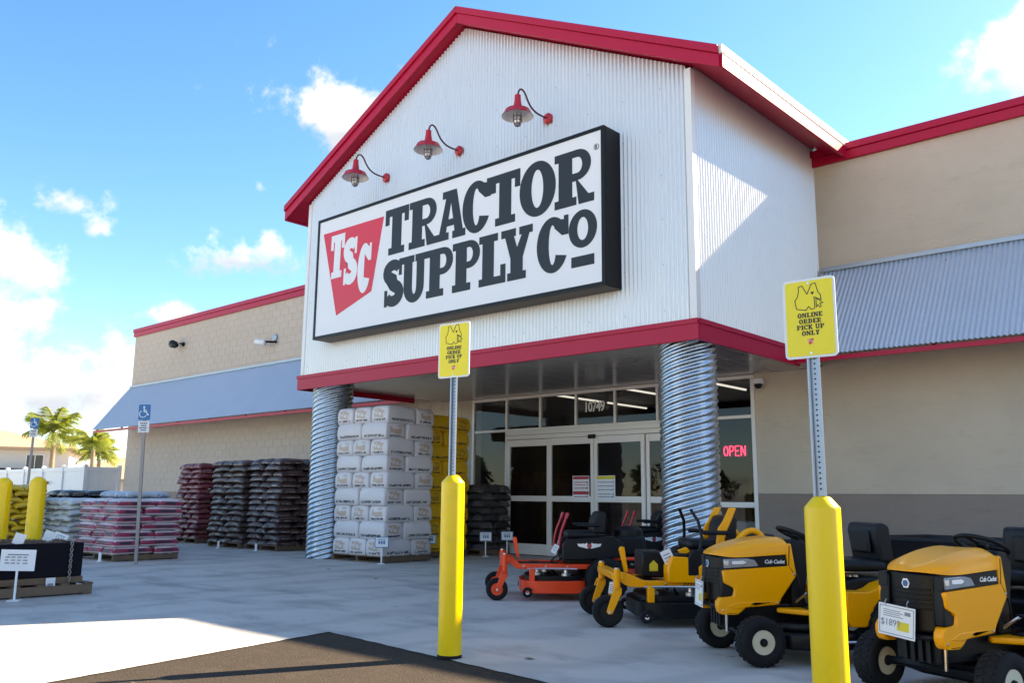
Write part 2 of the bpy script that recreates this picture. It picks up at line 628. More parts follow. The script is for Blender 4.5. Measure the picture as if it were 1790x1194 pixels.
def smoothwall(name, c, dark):
    """painted block filled smooth: faint course lines, trowel marks and hairline streaks"""
    m = bpy.data.materials.new(name)
    t = NT(m)
    g = t.n('ShaderNodeNewGeometry').outputs['Position']
    sep = t.n('ShaderNodeSeparateXYZ')
    t.l(g, sep.inputs[0])
    n1 = t.noise(g, 0.8, 6, 0.6)
    n2 = t.noise(t.scaled(g, (1.2, 1, 5.0)), 2.2, 6, 0.65)
    cc = t.mix(n1, tuple(x * 0.80 for x in c), tuple(x * 1.14 for x in c))
    cc = t.mix(t.math('MULTIPLY', t.math('SUBTRACT', n2, 0.56, True), 2.6, True), cc, dark)
    cmb = t.n('ShaderNodeCombineXYZ')
    t.l(sep.outputs[0], cmb.inputs[0])
    t.l(sep.outputs[2], cmb.inputs[1])
    br = t.n('ShaderNodeTexBrick')
    br.inputs['Scale'].default_value = 1.0
    br.inputs['Brick Width'].default_value = 0.406
    br.inputs['Row Height'].default_value = 0.203
    br.inputs['Mortar Size'].default_value = 0.006
    br.inputs['Mortar Smooth'].default_value = 0.6
    t.l(cmb.outputs[0], br.inputs['Vector'])
    crk = t.noise(t.scaled(g, (3, 3, 14)), 1.0, 8, 0.75)
    line = t.math('MULTIPLY', t.math('SUBTRACT', 0.012, t.math('ABSOLUTE', t.math('SUBTRACT', crk, 0.5)), True), 30, True)
    cc = t.mix(t.math('MULTIPLY', line, 0.18), cc, dark)
    t.l(cc, t.p.inputs['Base Color'])
    t.p.inputs['Roughness'].default_value = 0.85
    h = t.math('ADD', t.math('MULTIPLY', br.outputs['Fac'], -0.14), t.math('MULTIPLY', t.noise(g, 38, 5, 0.7), 1.3))
    t.bump(h, 0.8, 0.013)
    return m


M['beige_smooth'] = smoothwall('beige painted wall', (0.64, 0.53, 0.425), (0.50, 0.40, 0.315))
M['taupe_smooth'] = smoothwall('taupe painted wall', (0.31, 0.24, 0.205), (0.22, 0.17, 0.145))


def printed(name, base, end=None, text=(0.05, 0.05, 0.06), long_text=True, band=None, rnd=0.05, rough=0.38, lx=0.4, wy=0.25, hz=0.15, textfreq=38.0, wr=0.5, wrs=14, rect=None):
    """bag film with print on its sides (object space: x length, y width, z thickness)"""
    m = bpy.data.materials.new(name)
    t = NT(m)
    tcn = t.n('ShaderNodeTexCoord')
    vec = tcn.outputs['Object']
    sep = t.n('ShaderNodeSeparateXYZ')
    t.l(vec, sep.inputs[0])
    X, Y, Z = sep.outputs
    nsep = t.n('ShaderNodeSeparateXYZ')
    t.l(tcn.outputs['Normal'], nsep.inputs[0])
    onx = t.math('GREATER_THAN', t.math('ABSOLUTE', nsep.outputs[0]), 0.6)
    ony = t.math('GREATER_THAN', t.math('ABSOLUTE', nsep.outputs[1]), 0.6)
    oi = t.n('ShaderNodeObjectInfo')
    rndv = oi.outputs['Random']

    def inside(v, lo, hi):
        return t.math('MULTIPLY', t.math('GREATER_THAN', v, lo), t.math('LESS_THAN', v, hi))

    def letters(axis):
        cmb = t.n('ShaderNodeCombineXYZ')
        t.l(axis, cmb.inputs[0])
        t.l(Z, cmb.inputs[1])
        t.l(rndv, cmb.inputs[2])
        nz_ = t.n('ShaderNodeTexNoise')
        nz_.inputs['Scale'].default_value = textfreq
        nz_.inputs['Detail'].default_value = 1
        t.l(cmb.outputs[0], nz_.inputs['Vector'])
        return t.math('GREATER_THAN', nz_.outputs['Fac'], 0.46)
    c = t.mix(t.noise(vec, 4, 4), tuple(x * 0.93 for x in base), tuple(min(1, x * 1.05) for x in base))
    if band:
        bcol, blo, bhi = band
        side = t.math('MAXIMUM', onx, ony)
        c = t.mix(t.math('MULTIPLY', inside(Z, blo * hz, bhi * hz), side), c, bcol)
    if rect:
        ra = t.math('MULTIPLY', t.math('MULTIPLY', inside(Z, -0.42 * hz, 0.16 * hz), inside(X, -lx * 0.66, lx * 0.30)), ony)
        rb = t.math('MULTIPLY', t.math('MULTIPLY', inside(Z, -0.42 * hz, 0.16 * hz), inside(Y, -wy * 0.55, wy * 0.45)), onx)
        c = t.mix(t.math('MAXIMUM', ra, rb), c, rect)
    if end:
        ecol = end
        pic = t.math('MULTIPLY', inside(Y, -wy * 0.52, wy * 0.52), inside(Z, -0.42 * hz, 0.62 * hz))
        pic = t.math('MULTIPLY', pic, onx)
        pv = t.math('GREATER_THAN', t.noise(vec, 16, 3), 0.46)
        c = t.mix(t.math('MULTIPLY', t.math('MULTIPLY', pic, pv), 0.6), c, ecol)
        te = t.math('MULTIPLY', t.math('MULTIPLY', inside(Z, -0.80 * hz, -0.56 * hz), inside(Y, -wy * 0.6, wy * 0.6)), onx)
        c = t.mix(t.math('MULTIPLY', te, letters(Y)), c, text)
    if long_text:
        tl = t.math('MULTIPLY', t.math('MULTIPLY', inside(Z, -0.80 * hz, -0.50 * hz), inside(X, -lx * 0.62, lx * 0.72)), ony)
        c = t.mix(t.math('MULTIPLY', tl, letters(X)), c, text)
    hsv = t.n('ShaderNodeHueSaturation')
    t.l(t.math('ADD', t.math('MULTIPLY', rndv, rnd * 2), 1 - rnd), hsv.inputs['Value'])
    t.l(c, hsv.inputs['Color'])
    t.l(hsv.outputs[0], t.p.inputs['Base Color'])
    t.p.inputs['Roughness'].default_value = rough
    t.bump(t.noise(vec, wrs, 5, 0.62), wr, 0.02)
    return m


M['bale_white'] = printed('white bale film', (0.66, 0.62, 0.64), end=(0.42, 0.22, 0.08), lx=0.385, wy=0.255, hz=0.145)
M['bale_yellow'] = printed('yellow bale film', (0.80, 0.47, 0.015), end=(0.22, 0.12, 0.04), text=(0.10, 0.05, 0.02), lx=0.36, wy=0.24, hz=0.145)
M['mulch_red'] = printed('red mulch bag', (0.17, 0.030, 0.040), end=(0.22, 0.09, 0.07), text=(0.36, 0.20, 0.16), long_text=False, rnd=0.2, rough=0.3, lx=0.3, wy=0.2, hz=0.06, wr=0.95, wrs=11)
M['mulch_brown'] = printed('brown mulch bag', (0.088, 0.056, 0.052), end=(0.11, 0.08, 0.07), text=(0.26, 0.22, 0.2), long_text=False, rnd=0.25, rough=0.3, lx=0.3, wy=0.2, hz=0.06, wr=0.95, wrs=11)
M['mulch_black'] = printed('dark mulch bag', (0.074, 0.044, 0.046), end=(0.10, 0.07, 0.07), text=(0.40, 0.36, 0.34), long_text=True, rnd=0.25, rough=0.3, lx=0.3, wy=0.2, hz=0.06, textfreq=20, wr=0.95, wrs=11)
M['soil_pink'] = printed('white soil bag with pink label', (0.66, 0.57, 0.60), band=((0.30, 0.022, 0.070), -0.66, 0.36), rect=(0.035, 0.025, 0.05), long_text=False, rnd=0.08, lx=0.34, wy=0.22, hz=0.065)
M['silver_bag'] = printed('silver bag with yellow print', (0.52, 0.54, 0.55), end=(0.48, 0.42, 0.10), text=(0.16, 0.18, 0.24), rnd=0.12, lx=0.3, wy=0.2, hz=0.06, wr=0.95, wrs=11)
M['yellow_bag'] = printed('yellow bag', (0.66, 0.42, 0.015), end=(0.30, 0.16, 0.02), text=(0.20, 0.10, 0.02), rnd=0.12, lx=0.3, wy=0.2, hz=0.06, wr=0.95, wrs=11)
M['black_bag'] = printed('black bag', (0.022, 0.020, 0.030), end=(0.20, 0.16, 0.10), text=(0.35, 0.33, 0.3), rnd=0.2, rough=0.25, lx=0.3, wy=0.2, hz=0.06, wr=0.95, wrs=11)
M['blue_bag'] = printed('pale blue bag', (0.50, 0.56, 0.64), end=(0.10, 0.16, 0.28), text=(0.05, 0.09, 0.2), rnd=0.08, lx=0.3, wy=0.2, hz=0.06)
M['stone_bag'] = printed('dark stone bag', (0.040, 0.036, 0.038), end=(0.12, 0.10, 0.10), text=(0.2, 0.18, 0.18), long_text=False, rnd=0.25, rough=0.45, lx=0.3, wy=0.2, hz=0.08, wr=0.95, wrs=11)

ORD = ['top', 'second', 'third', 'fourth', 'fifth', 'sixth', 'seventh', 'eighth', 'ninth', 'tenth', 'eleventh', 'twelfth', 'thirteenth', 'fourteenth', 'fifteenth', 'sixteenth', 'seventeenth']

# ------------------------------------------------------------------ lettering (slab serif glyphs drawn as outlines)
def arc(cx, cy, rx, ry, a0, a1, n=10):
    return [(cx + rx * math.cos(rad(a0 + (a1 - a0) * i / n)), cy + ry * math.sin(rad(a0 + (a1 - a0) * i / n))) for i in range(n + 1)]


def glyph(ch, w):
    """pieces (each a list of loops) of a capital in a box w wide and 1 high"""
    s = 0.152      # half stem
    f = 0.15       # slab thickness
    if ch == 'T':
        c = w / 2
        return [[[(0, 1), (w, 1), (w, .66), (w - .13, .66), (w - .13, .84), (c + s, .84), (c + s, f), (c + .25, f), (c + .25, 0), (c - .25, 0), (c - .25, f), (c - s, f), (c - s, .84), (.13, .84), (.13, .66), (0, .66)]]]
    if ch in 'PRBD':
        x0 = .09
        x1 = x0 + 2 * s
        if ch == 'D':
            out = [(0, 0), (0, f), (x0, f), (x0, 1 - f), (0, 1 - f), (0, 1), (w * .45, 1)] + arc(w * .45, .5, w * .55, .5, 90, -90, 18)[1:]
            hole = [(x1, f)] + arc(w * .45, .5, w * .55 - 2 * s, .5 - f, -90, 90, 14) + [(x1, 1 - f)]
            return [[out, hole]]
        bw = w * (.98 if ch == 'P' else .93)
        cx = bw - .29
        bowl = arc(cx, .72, .29, .28, 90, -90, 12)
        hole = [(x1, .575)] + arc(cx, .72, .10, .145, -90, 90, 8) + [(x1, .865)]
        if ch == 'P':
            out = [(0, 0), (0, f), (x0, f), (x0, 1 - f), (0, 1 - f), (0, 1)] + bowl + [(x1, .44), (x1, f), (x1 + .11, f), (x1 + .11, 0)]
        else:
            out = [(0, 0), (0, f), (x0, f), (x0, 1 - f), (0, 1 - f), (0, 1)] + bowl + [(cx - .0, .44), (w - .12, f), (w, f), (w, 0), (w - .33, 0), (x1 + .08, .43), (x1, .43), (x1, f), (x1 + .09, f), (x1 + .09, 0)]
        return [[out, hole]]
    if ch == 'A':
        return [[[(0, 0), (0, f), (w * .10, f), (w * .32, 1 - f), (w * .20, 1 - f), (w * .20, 1), (w * .68, 1), (w * .91, f), (w, f), (w, 0), (w * .56, 0), (w * .56, f), (w * .63, f), (w * .61, .27), (w * .36, .27), (w * .335, f), (w * .43, f), (w * .43, 0)],
                 [(w * .41, .41), (w * .575, .41), (w * .495, .76)]]]
    if ch == 'O':
        return [[arc(w / 2, .5, w / 2, .52, 0, 360, 40)[:-1], arc(w / 2, .5, w / 2 - .285, .36, 0, 360, 32)[:-1]]]
    if ch == 'C':
        o = [(w, 1), (w * .86, 1), (w * .86, .93)] + arc(w * .5, .5, w * .5, .52, 58, 332, 30) + arc(w * .5, .5, w * .5 - .28, .37, 328, 52, 24) + [(w * .80, .64), (w, .64)]
        return [[o]]
    if ch == 'S':
        pts = arc(w * .5, .74, w * .33, .155, 20, 265, 14) + arc(w * .5, .265, w * .34, .165, 82, -160, 14)
        L, R = [], []
        for i, p in enumerate(pts):
            a = pts[max(0, i - 1)]
            b = pts[min(len(pts) - 1, i + 1)]
            dx, dy = b[0] - a[0], b[1] - a[1]
            q = math.hypot(dx, dy) or 1
            t = .105 + .035 * math.sin(math.pi * i / (len(pts) - 1))
            L.append((p[0] - dy / q * t, p[1] + dx / q * t))
            R.append((p[0] + dy / q * t, p[1] - dx / q * t))
        return [[L + R[::-1]], [[(w * .80, 1), (w * .95, 1), (w * .95, .64), (w * .80, .64)]], [[(w * .05, .36), (w * .20, .36), (w * .20, 0), (w * .05, 0)]]]
    if ch == 'U':
        s = 0.13
        x0, x1 = .08, .08 + 2 * s
        y0, y1 = w - .08 - 2 * s + .03, w - .08
        b = arc((x0 + y1) / 2, .33, (y1 - x0) / 2, .35, 180, 360, 16)
        ib = arc((x1 + y0) / 2, .33, (y0 - x1) / 2, .17, 360, 180, 10)
        return [[[(0, 1), (0, 1 - f), (x0, 1 - f)] + b + [(y1, 1 - f), (w, 1 - f), (w, 1), (y0 - .08, 1), (y0 - .08, 1 - f), (y0, 1 - f)] + ib + [(x1, 1 - f), (x1 + .09, 1 - f), (x1 + .09, 1)]]]
    if ch == 'L':
        x0, x1 = .09, .09 + 2 * s
        return [[[(0, 0), (0, f), (x0, f), (x0, 1 - f), (0, 1 - f), (0, 1), (x1 + .1, 1), (x1 + .1, 1 - f), (x1, 1 - f), (x1, f), (w - .13, f), (w - .13, .36), (w, .36), (w, 0)]]]
    if ch == 'Y':
        c = w / 2
        return [[[(c - .23, 0), (c - .23, f), (c - s, f), (c - s, .42), (w * .13, 1 - f), (0, 1 - f), (0, 1), (w * .47, 1), (w * .47, 1 - f), (w * .41, 1 - f), (c + .01, .62), (w * .66, 1 - f), (w * .58, 1 - f), (w * .58, 1), (w, 1), (w, 1 - f), (w * .90, 1 - f), (c + s, .42), (c + s, f), (c + .23, f), (c + .23, 0)]]]
    if ch == 'I':
        c = w / 2
        return [[[(0, 0), (0, f), (c - s, f), (c - s, 1 - f), (0, 1 - f), (0, 1), (w, 1), (w, 1 - f), (c + s, 1 - f), (c + s, f), (w, f), (w, 0)]]]
    if ch == 'E':
        x0, x1 = .09, .09 + 2 * s
        return [[[(0, 0), (0, f), (x0, f), (x0, 1 - f), (0, 1 - f), (0, 1), (w, 1), (w, .68), (w - .12, .68), (w - .12, 1 - f), (x1, 1 - f), (x1, .58), (w * .72, .58), (w * .72, .42), (x1, .42), (x1, f), (w - .12, f), (w - .12, .34), (w, .34), (w, 0)]]]
    if ch == 'N':
        return [[[(0, 0), (0, f), (.07, f), (.07, 1 - f), (0, 1 - f), (0, 1), (.34, 1), (w - .27, .42), (w - .27, 1 - f), (w - .36, 1 - f), (w - .36, 1), (w, 1), (w, 1 - f), (w - .08, 1 - f), (w - .08, 0), (w - .30, 0), (.26, .62), (.26, f), (.35, f), (.35, 0)]]]
    if ch == 'K':
        x1 = .09 + 2 * s
        return [[[(0, 0), (0, f), (.09, f), (.09, 1 - f), (0, 1 - f), (0, 1), (x1 + .09, 1), (x1 + .09, 1 - f), (x1, 1 - f), (x1, .60), (w - .28, 1 - f), (w - .36, 1 - f), (w - .36, 1), (w, 1), (w, 1 - f), (w - .1, 1 - f), (w * .66, .58), (w - .1, f), (w, f), (w, 0), (w - .36, 0), (w - .36, f), (w - .28, f), (x1, .42), (x1, f), (x1 + .09, f), (x1 + .09, 0)]]]
    return []


def add_glyph(mb, ch, x, z, wid, hei, y, depth, slant=0.0):
    for k, loops in enumerate(glyph(ch, wid / hei)):
        L = [[(x + a * hei + slant * b * hei, z + b * hei) for a, b in q] for q in loops]
        mb.loops(L, y - depth - 0.0004 * k, y)


GW = {'I': .5, 'L': .78, 'E': .8, 'O': .86, 'N': .95, 'R': .92, 'D': .9, 'P': .85, 'C': .82, 'K': .95, 'U': .92, 'Y': .92, ' ': .4}


def slab_line(mb, txt, cx, z, h, y, depth, sp=.07):
    tot = sum(GW[c] for c in txt) * h + sp * h * (len(txt) - 1)
    x = cx - tot / 2
    for c in txt:
        if c != ' ':
            add_glyph(mb, c, x, z, GW[c] * h, h, y, depth)
        x += GW[c] * h + sp * h


def text_mesh(txt, size, extrude=0.0, spacing=1.0, shear=0.0, offset=0.0, align='LEFT'):
    cu = bpy.data.curves.new('lettering', 'FONT')
    cu.body = txt
    cu.size = size
    cu.extrude = extrude
    cu.space_character = spacing
    cu.shear = shear
    cu.offset = offset
    cu.align_x = align
    cu.resolution_u = 3
    ob = bpy.data.objects.new('lettering', cu)
    col.objects.link(ob)
    dg = bpy.context.evaluated_depsgraph_get()
    me = bpy.data.meshes.new_from_object(ob.evaluated_get(dg))
    bpy.data.objects.remove(ob)
    bpy.data.curves.remove(cu)
    return me


# ------------------------------------------------------------------ ground
W, D = 8.6, 3.87
ZF, ZB, ZE, ZC = 3.37, 3.11, 6.84, 6.80
XL, XR = -24.4, 15.0


def sheet(name, poly, z, m, kind='structure'):
    mb = MB()
    mb.v = [(x, y, z) for x, y in poly]
    mb.f = [tuple(range(len(poly)))]
    o = mb.build(name, m)
    if o.data.polygons[0].normal.z < 0:
        o.data.flip_normals()
    o['kind'] = kind
    return o


sheet('ground', [(-900, -900), (900, -900), (900, 900), (-900, 900)], -0.012, M['lot'])
sheet('asphalt_lane', [(-30, -15.5), (42, -15.5), (42, -3.5), (-30, -3.5)], -0.006, M['asphalt'])
K = (-0.69, -4.97)
def ragged(a, b, n, amp):
    """points from a towards b along a slightly crumbled slab edge"""
    out = []
    for i in range(1, n):
        t = i / n
        j = amp * (noise.noise((t * n * .45, a[0], 2.0)) + .6 * noise.noise((t * n * 1.7, a[1], 5.0)))
        out.append((a[0] + (b[0] - a[0]) * t + j, a[1] + (b[1] - a[1]) * t + j))
    return out


sheet('concrete_pavement', [K] + ragged(K, (15.5, -6.75), 260, .014) + [(15.5, -6.75), (40, -9.4), (40, 45), (-48, 45), (-48, -34), (5.2, -34)] + ragged((5.2, -34), K, 420, .014), 0.0, M['concrete'])

# ------------------------------------------------------------------ store building
store = empty('store_building', (0, 0, 0), 0, 'beige block store with white corrugated entrance gable and red trim', 'building')


def corr(mb, x0, x1, zlo, zhi, yb, amp=0.0150, pitch=0.0678, sub=6, axis='x'):
    n = int(round((x1 - x0) / pitch * sub))
    vs = []
    for i in range(n + 1):
        x = x0 + (x1 - x0) * i / n
        d = yb - amp * math.cos(2 * math.pi * (x - x0) / pitch)
        hi = zhi(x) if callable(zhi) else zhi
        for z in (zlo, hi):
            vs.append((x, d, z) if axis == 'x' else (-d, x, z))
    fs = [(2 * i, 2 * i + 2, 2 * i + 3, 2 * i + 1) for i in range(n)]
    mb.add(vs, fs)
    return mb


SL = (9.02 - ZE) / (W / 2)
gable_top = lambda x: ZE + SL * (W / 2 - abs(x + W / 2)) - 0.012
corr(MB(), -W + 0.07, -0.07, ZF - 0.03, gable_top, 0.0).build('gable_front_cladding', M['white_metal'], store, smooth=180, fixn=False)
corr(MB(), 0.07, D, ZF - 0.03, ZE + 0.02, 0.0, axis='y').build('gable_side_cladding', M['white_metal'], store, smooth=180, fixn=False)
mb = MB()
corr(mb, 0.0, D, ZF - 0.03, ZE + 0.02, W, axis='y')
mb.build('gable_side_cladding', M['white_metal'], store, smooth=180)
# solid core behind the sheets
MB().prism([(-W + .03, ZB + .1), (-.03, ZB + .1), (-.03, ZE - .02), (-W / 2, 9.0), (-W + .03, ZE - .02)], 0.03, D - .02).build('gable_core', M['white_trim'], store)
for x0, x1, y0, y1 in ((-0.085, 0.014, -0.014, -0.008), (0.008, 0.014, -0.008, 0.09), (-W - 0.014, -W + 0.085, -0.014, -0.008)):
    MB().box(x0, x1, y0, y1, ZF - 0.02, ZE - 0.03).build('corner_trim', M['white_trim'], store)
# screw heads on the sheeting, a few millimetres each: one part
mb = MB()
for z in [ZF + 0.18 + 0.62 * k for k in range(9)]:
    x = -W + 0.2
    while x < -0.15:
        if z < gable_top(x) - 0.1:
            mb.lathe([(0.009, 0), (0.009, 0.006), (0.004, 0.009)], 6, Matrix.Translation((x, -0.0095, z)) @ Matrix.Rotation(math.pi / 2, 4, 'X'))
        x += 0.0678 * 9
o = mb.build('screw_heads', M['flash'], store)
o['kind'] = 'stuff'

# roof slab, rake and eave trim
OX, OY = 0.53, 0.22
ez = lambda x: ZE + 0.02 + SL * (W / 2 - abs(x + W / 2))
xa, xb = -W - OX, OX
MB().prism([(xa, ez(xa)), (-W / 2, ez(-W / 2)), (xb, ez(xb)), (xb, ez(xb) + .16), (-W / 2, ez(-W / 2) + .17), (xa, ez(xa) + .16)], -OY + .04, 9.0).build('roof', M['red_metal'], store)
for sgn in (-1, 1):
    xe = xb + .015 if sgn > 0 else xa - .015
    c = -W / 2
    lo = [(c, ez(c) - .03), (xe, ez(xe) - .03), (xe, ez(xe) + .15), (c, ez(c) + .15)]
    hi = [(c, ez(c) + .152), (xe, ez(xe) + .152), (xe, ez(xe) + .27), (c, ez(c) + .27)]
    a = MB().prism(lo, -OY, -OY + .038).build('rake_board', M['red_metal'], store, bevel=.006)
    MB().prism(hi, -OY - .035, -OY + .036).build('rake_cap', M['red_metal'], a, bevel=.008)
    xw = (0.0 if sgn > 0 else -W)
    x2 = xb + .002 if sgn > 0 else xa - .002
    s = sorted((x2, x2 + .05 * sgn))
    a = MB().box(s[0], s[1], -OY + .042, 9.0, ez(xb) - .03, ez(xb) + .15).build('eave_board', M['red_metal'], store)
    s = sorted((x2, x2 + .06 * sgn))
    MB().box(s[0], s[1], -OY + .01, 9.0, ez(xb) + .153, ez(xb) + .275).build('gutter', M['white_trim'], a, bevel=.01)

# red fascia band round the foot of the gable
a = MB().box(-W - .05, .05, -.055, -.015, ZB, ZF).build('fascia_band', M['red_metal'], store, bevel=.006)
MB().box(-W - .052, .052, -.075, -.057, ZF - .05, ZF + .012).build('fascia_lip', M['red_metal'], a)
a = MB().box(.012, .052, -.013, 2.9, ZB, ZF).build('fascia_band', M['red_metal'], store)
MB().box(.054, .072, -.05, 2.9, ZF - .05, ZF + .012).build('fascia_lip', M['red_metal'], a)
MB().box(-W - .052, -W - .012, -.013, 2.9, ZB, ZF).build('fascia_band', M['red_metal'], store)
# soffit panels
px = -W + 0.02
k = 0
while px < -0.03:
    x2 = min(px + 0.46, -0.01)
    MB().box(px + .005, x2 - .005, -.012, D - .015, 3.205, 3.225).build('soffit_panel', M['soffit'], store, bevel=.004, seg=1)
    px = x2
MB().box(-W + .01, -.01, -.01, D - .02, 3.227, 3.24).build('soffit_backing', M['black_metal'], store)

# main walls
wl_ = MB().box(XL, -7.78, D, D + .25, 0, 6.62).build('wall', M['mortar'], store)
MB().box(-1.22, XR, D, D + .25, 1.232, 6.62).build('wall', M['beige_smooth'], store)
MB().box(-1.222, XR, D - .003, D + .25, 0, 1.23).build('base_course', M['taupe_smooth'], store)
MB().box(-7.775, -1.225, D + .002, D + .25, 3.22, 6.62).build('wall', M['beige_smooth'], store)
MB().box(XL, XL + .25, D + .252, 32, 0, 6.62).build('wall', M['beige_smooth'], store)
MB().box(XL + .3, XR, D + .3, 32, 6.45, 6.55).build('roof_deck', M['flash'], store)
MB().box(XL + .3, XR, 31.8, 32, 0, 6.44).build('wall', M['beige_smooth'], store)
# block facing of the wall on the fence side: real units with recessed joints
CW, CHH = 0.4064, 0.2032


def block_mesh(w, h):
    g, c, p = 0.004, 0.005, 0.0065
    a, b = w / 2 - g, h / 2 - g
    vs = []
    for x, y, z in ((a, 0.002, b), (a, -p + c, b), (a - c, -p, b - c)):
        vs += [(-x, y, -z), (x, y, -z), (x, y, z), (-x, y, z)]
    fs = [(8, 9, 10, 11)]
    for k in (0, 4):
        fs += [(k + i, k + (i + 1) % 4, k + 4 + (i + 1) % 4, k + 4 + i) for i in range(4)]
    return vs, fs


full, half = block_mesh(CW, CHH), block_mesh(CW / 2, CHH)
me_full = bpy.data.meshes.new('block')
me_full.from_pydata(full[0], [], full[1])
me_dark = me_full.copy()
me_full.materials.append(M['beige'])
me_dark.materials.append(M['taupe'])
rest_l, rest_d = MB(), MB()
cand = []
rows = int(6.55 / CHH)
for r in range(rows):
    z = CHH * (r + .5)
    off = CW / 2 * (r % 2)
    x = XL + CW / 2 + off
    if off:
        (rest_d if z < 1.22 else rest_l).add([(a + XL + CW / 4, b + D, c + z) for a, b, c in half[0]], half[1])
    while x + CW / 2 <= -7.78:
        cand.append((x, z))
        x += CW
# the units that show largest: nearest ones in view, below the awning or above it, not behind the gable or stacks
def shows(x, z):
    return (-13.8 < x < -8.62 and 1.95 < z < 3.15) or (x < -10.4 and 1.0 < z < 3.1 and x > -19.5) or (-16.6 < x < -9.0 and 4.95 < z < 6.45)


vis = sorted([c for c in cand if shows(*c)], key=lambda c: -c[0])[:300]
vset = set(vis)
for x, z in cand:
    dark = z < 1.22
    if (x, z) in vset:
        o = bpy.data.objects.new('block', me_dark if dark else me_full)
        o.location = (x, D, z)
        o.parent = wl_
        col.objects.link(o)
    else:
        (rest_d if dark else rest_l).add([(a + x, b + D, c + z) for a, b, c in full[0]], full[1])
o = rest_l.build('block_facing', M['beige'], wl_, fixn=False)
o['kind'] = 'stuff'
o = rest_d.build('block_base_facing', M['taupe'], wl_, fixn=False)
o['kind'] = 'stuff'

# red coping
for x0, x1 in ((XL - .06, -W + .02), (-.0, XR)):
    a = MB().box(x0, x1, D - .06, D + .32, 6.53, 6.68).build('coping', M['red_metal'], store, bevel=.006)
    MB().box(x0 - .01, x1 + .01, D - .09, D + .34, 6.682, ZC).build('coping_cap', M['red_metal'], a, bevel=.008)
MB().box(XL - .06, XL + .3, D + .33, 32, 6.53, ZC - .005).build('coping', M['red_metal'], store, bevel=.006)

# awnings
for x0, x1 in ((XL, -W - .06), (0.08, XR)):
    aw = empty('awning', (0, 0, 0))
    aw.parent = store
    yt, zt, yb_, zb_ = D - .02, 4.76, 2.68, 3.22
    L = math.hypot(yt - yb_, zt - zb_)
    nrm = Vector((0, -(zt - zb_) / L, (yt - yb_) / L))
    n = int((x1 - x0) / .0678 * 6)
    vs = []
    for i in range(n + 1):
        x = x0 + (x1 - x0) * i / n
        d = .0135 * math.cos(2 * math.pi * (x - x0) / .0678)
        vs.append((x, yb_ + nrm.y * d, zb_ + nrm.z * d))
        vs.append((x, yt + nrm.y * d, zt + nrm.z * d))
    MB().add(vs, [(2 * i, 2 * i + 2, 2 * i + 3, 2 * i + 1) for i in range(n)]).build('corrugated_sheet', M['awning'], aw, smooth=180, fixn=False)
    MB().box(x0, x1, D - .075, D - .016, 4.735, 4.80).build('flashing', M['flash'], aw)
    MB().box(x0, x1, 2.70, 2.76, 3.125, 3.19).build('front_beam', M['red_metal'], aw)
    x = x0 + .06
    while x < x1:
        MB().tube([(x, 2.79, 3.19), (x, D - .12, 4.60)], .028, 4).build('bracket', M['red_metal'], aw)
        x += 1.83

# spiral culvert-pipe columns
def column(cx, cy):
    R0, pitch, starts, amp, top = .372, .090, 7, .0098, 3.2
    nu, m = 128, 10
    lead = starts * pitch
    rows = int((top + lead) / pitch * m) + 2

    def fn(i, j):
        # mesh rows follow the spiral ribs
        th = 2 * math.pi * i / nu
        zz = (j / m) * pitch - lead
        z = min(top, max(0.0, zz + lead * i / nu))
        r = R0 + amp * math.cos(2 * math.pi * j / m)
        return (cx + r * math.cos(th), cy + r * math.sin(th), z)
    MB().grid(fn, nu + 1, rows).build('column', M['galv'], store, smooth=180, fixn=False)


column(-8.16, .44)
column(-0.40, .42)

# entrance glazing and sliding doors
def frame_box(name, x0, x1, z0, z1, parent, d=.05, y=D):
    return MB().box(x0, x1, y - .02, y + d, z0, z1).build(name, M['alu'], parent, bevel=.004, seg=1)


sf = empty('storefront', (0, 0, 0))
sf.parent = store
mull = [-7.76, -6.80, -5.88, -4.97, -4.04, -3.10, -2.18, -1.24]
frame_box('head_rail', -7.80, -1.20, 3.14, 3.20, sf)
frame_box('transom_rail', -7.72, -6.825, 2.475, 2.53, sf)
frame_box('transom_rail', -6.775, -2.205, 2.475, 2.53, sf)
frame_box('transom_rail', -2.155, -1.265, 2.475, 2.53, sf)
for i, x in enumerate(mull):
    z0 = 0 if i in (0, 1, 6, 7) else 2.531
    frame_box('mullion', x - .025 - (.02 if i == 0 else 0), x + .025 + (.02 if i == 7 else 0), z0, 3.139, sf)


def pane(x0, x1, z0, z1, parent, y=D + .012):
    return MB().box(x0, x1, y, y + .008, z0, z1).build('pane', M['glass'], parent)


num_pane = None
for i in range(7):
    pn = pane(mull[i] + .026, mull[i + 1] - .026, 2.532, 3.138, sf)
    if i == 3:
        num_pane = pn
pane(-7.714, -6.826, .10, 2.474, sf)
frame_box('sill', -7.714, -6.826, 0, .098, sf)
pane(-2.154, -1.266, 1.09, 2.474, sf)
pane(-2.154, -1.266, .12, 1.0, sf)
frame_box('mid_rail', -2.154, -1.266, 1.001, 1.089, sf)
frame_box('sill', -2.154, -1.266, 0, .119, sf)
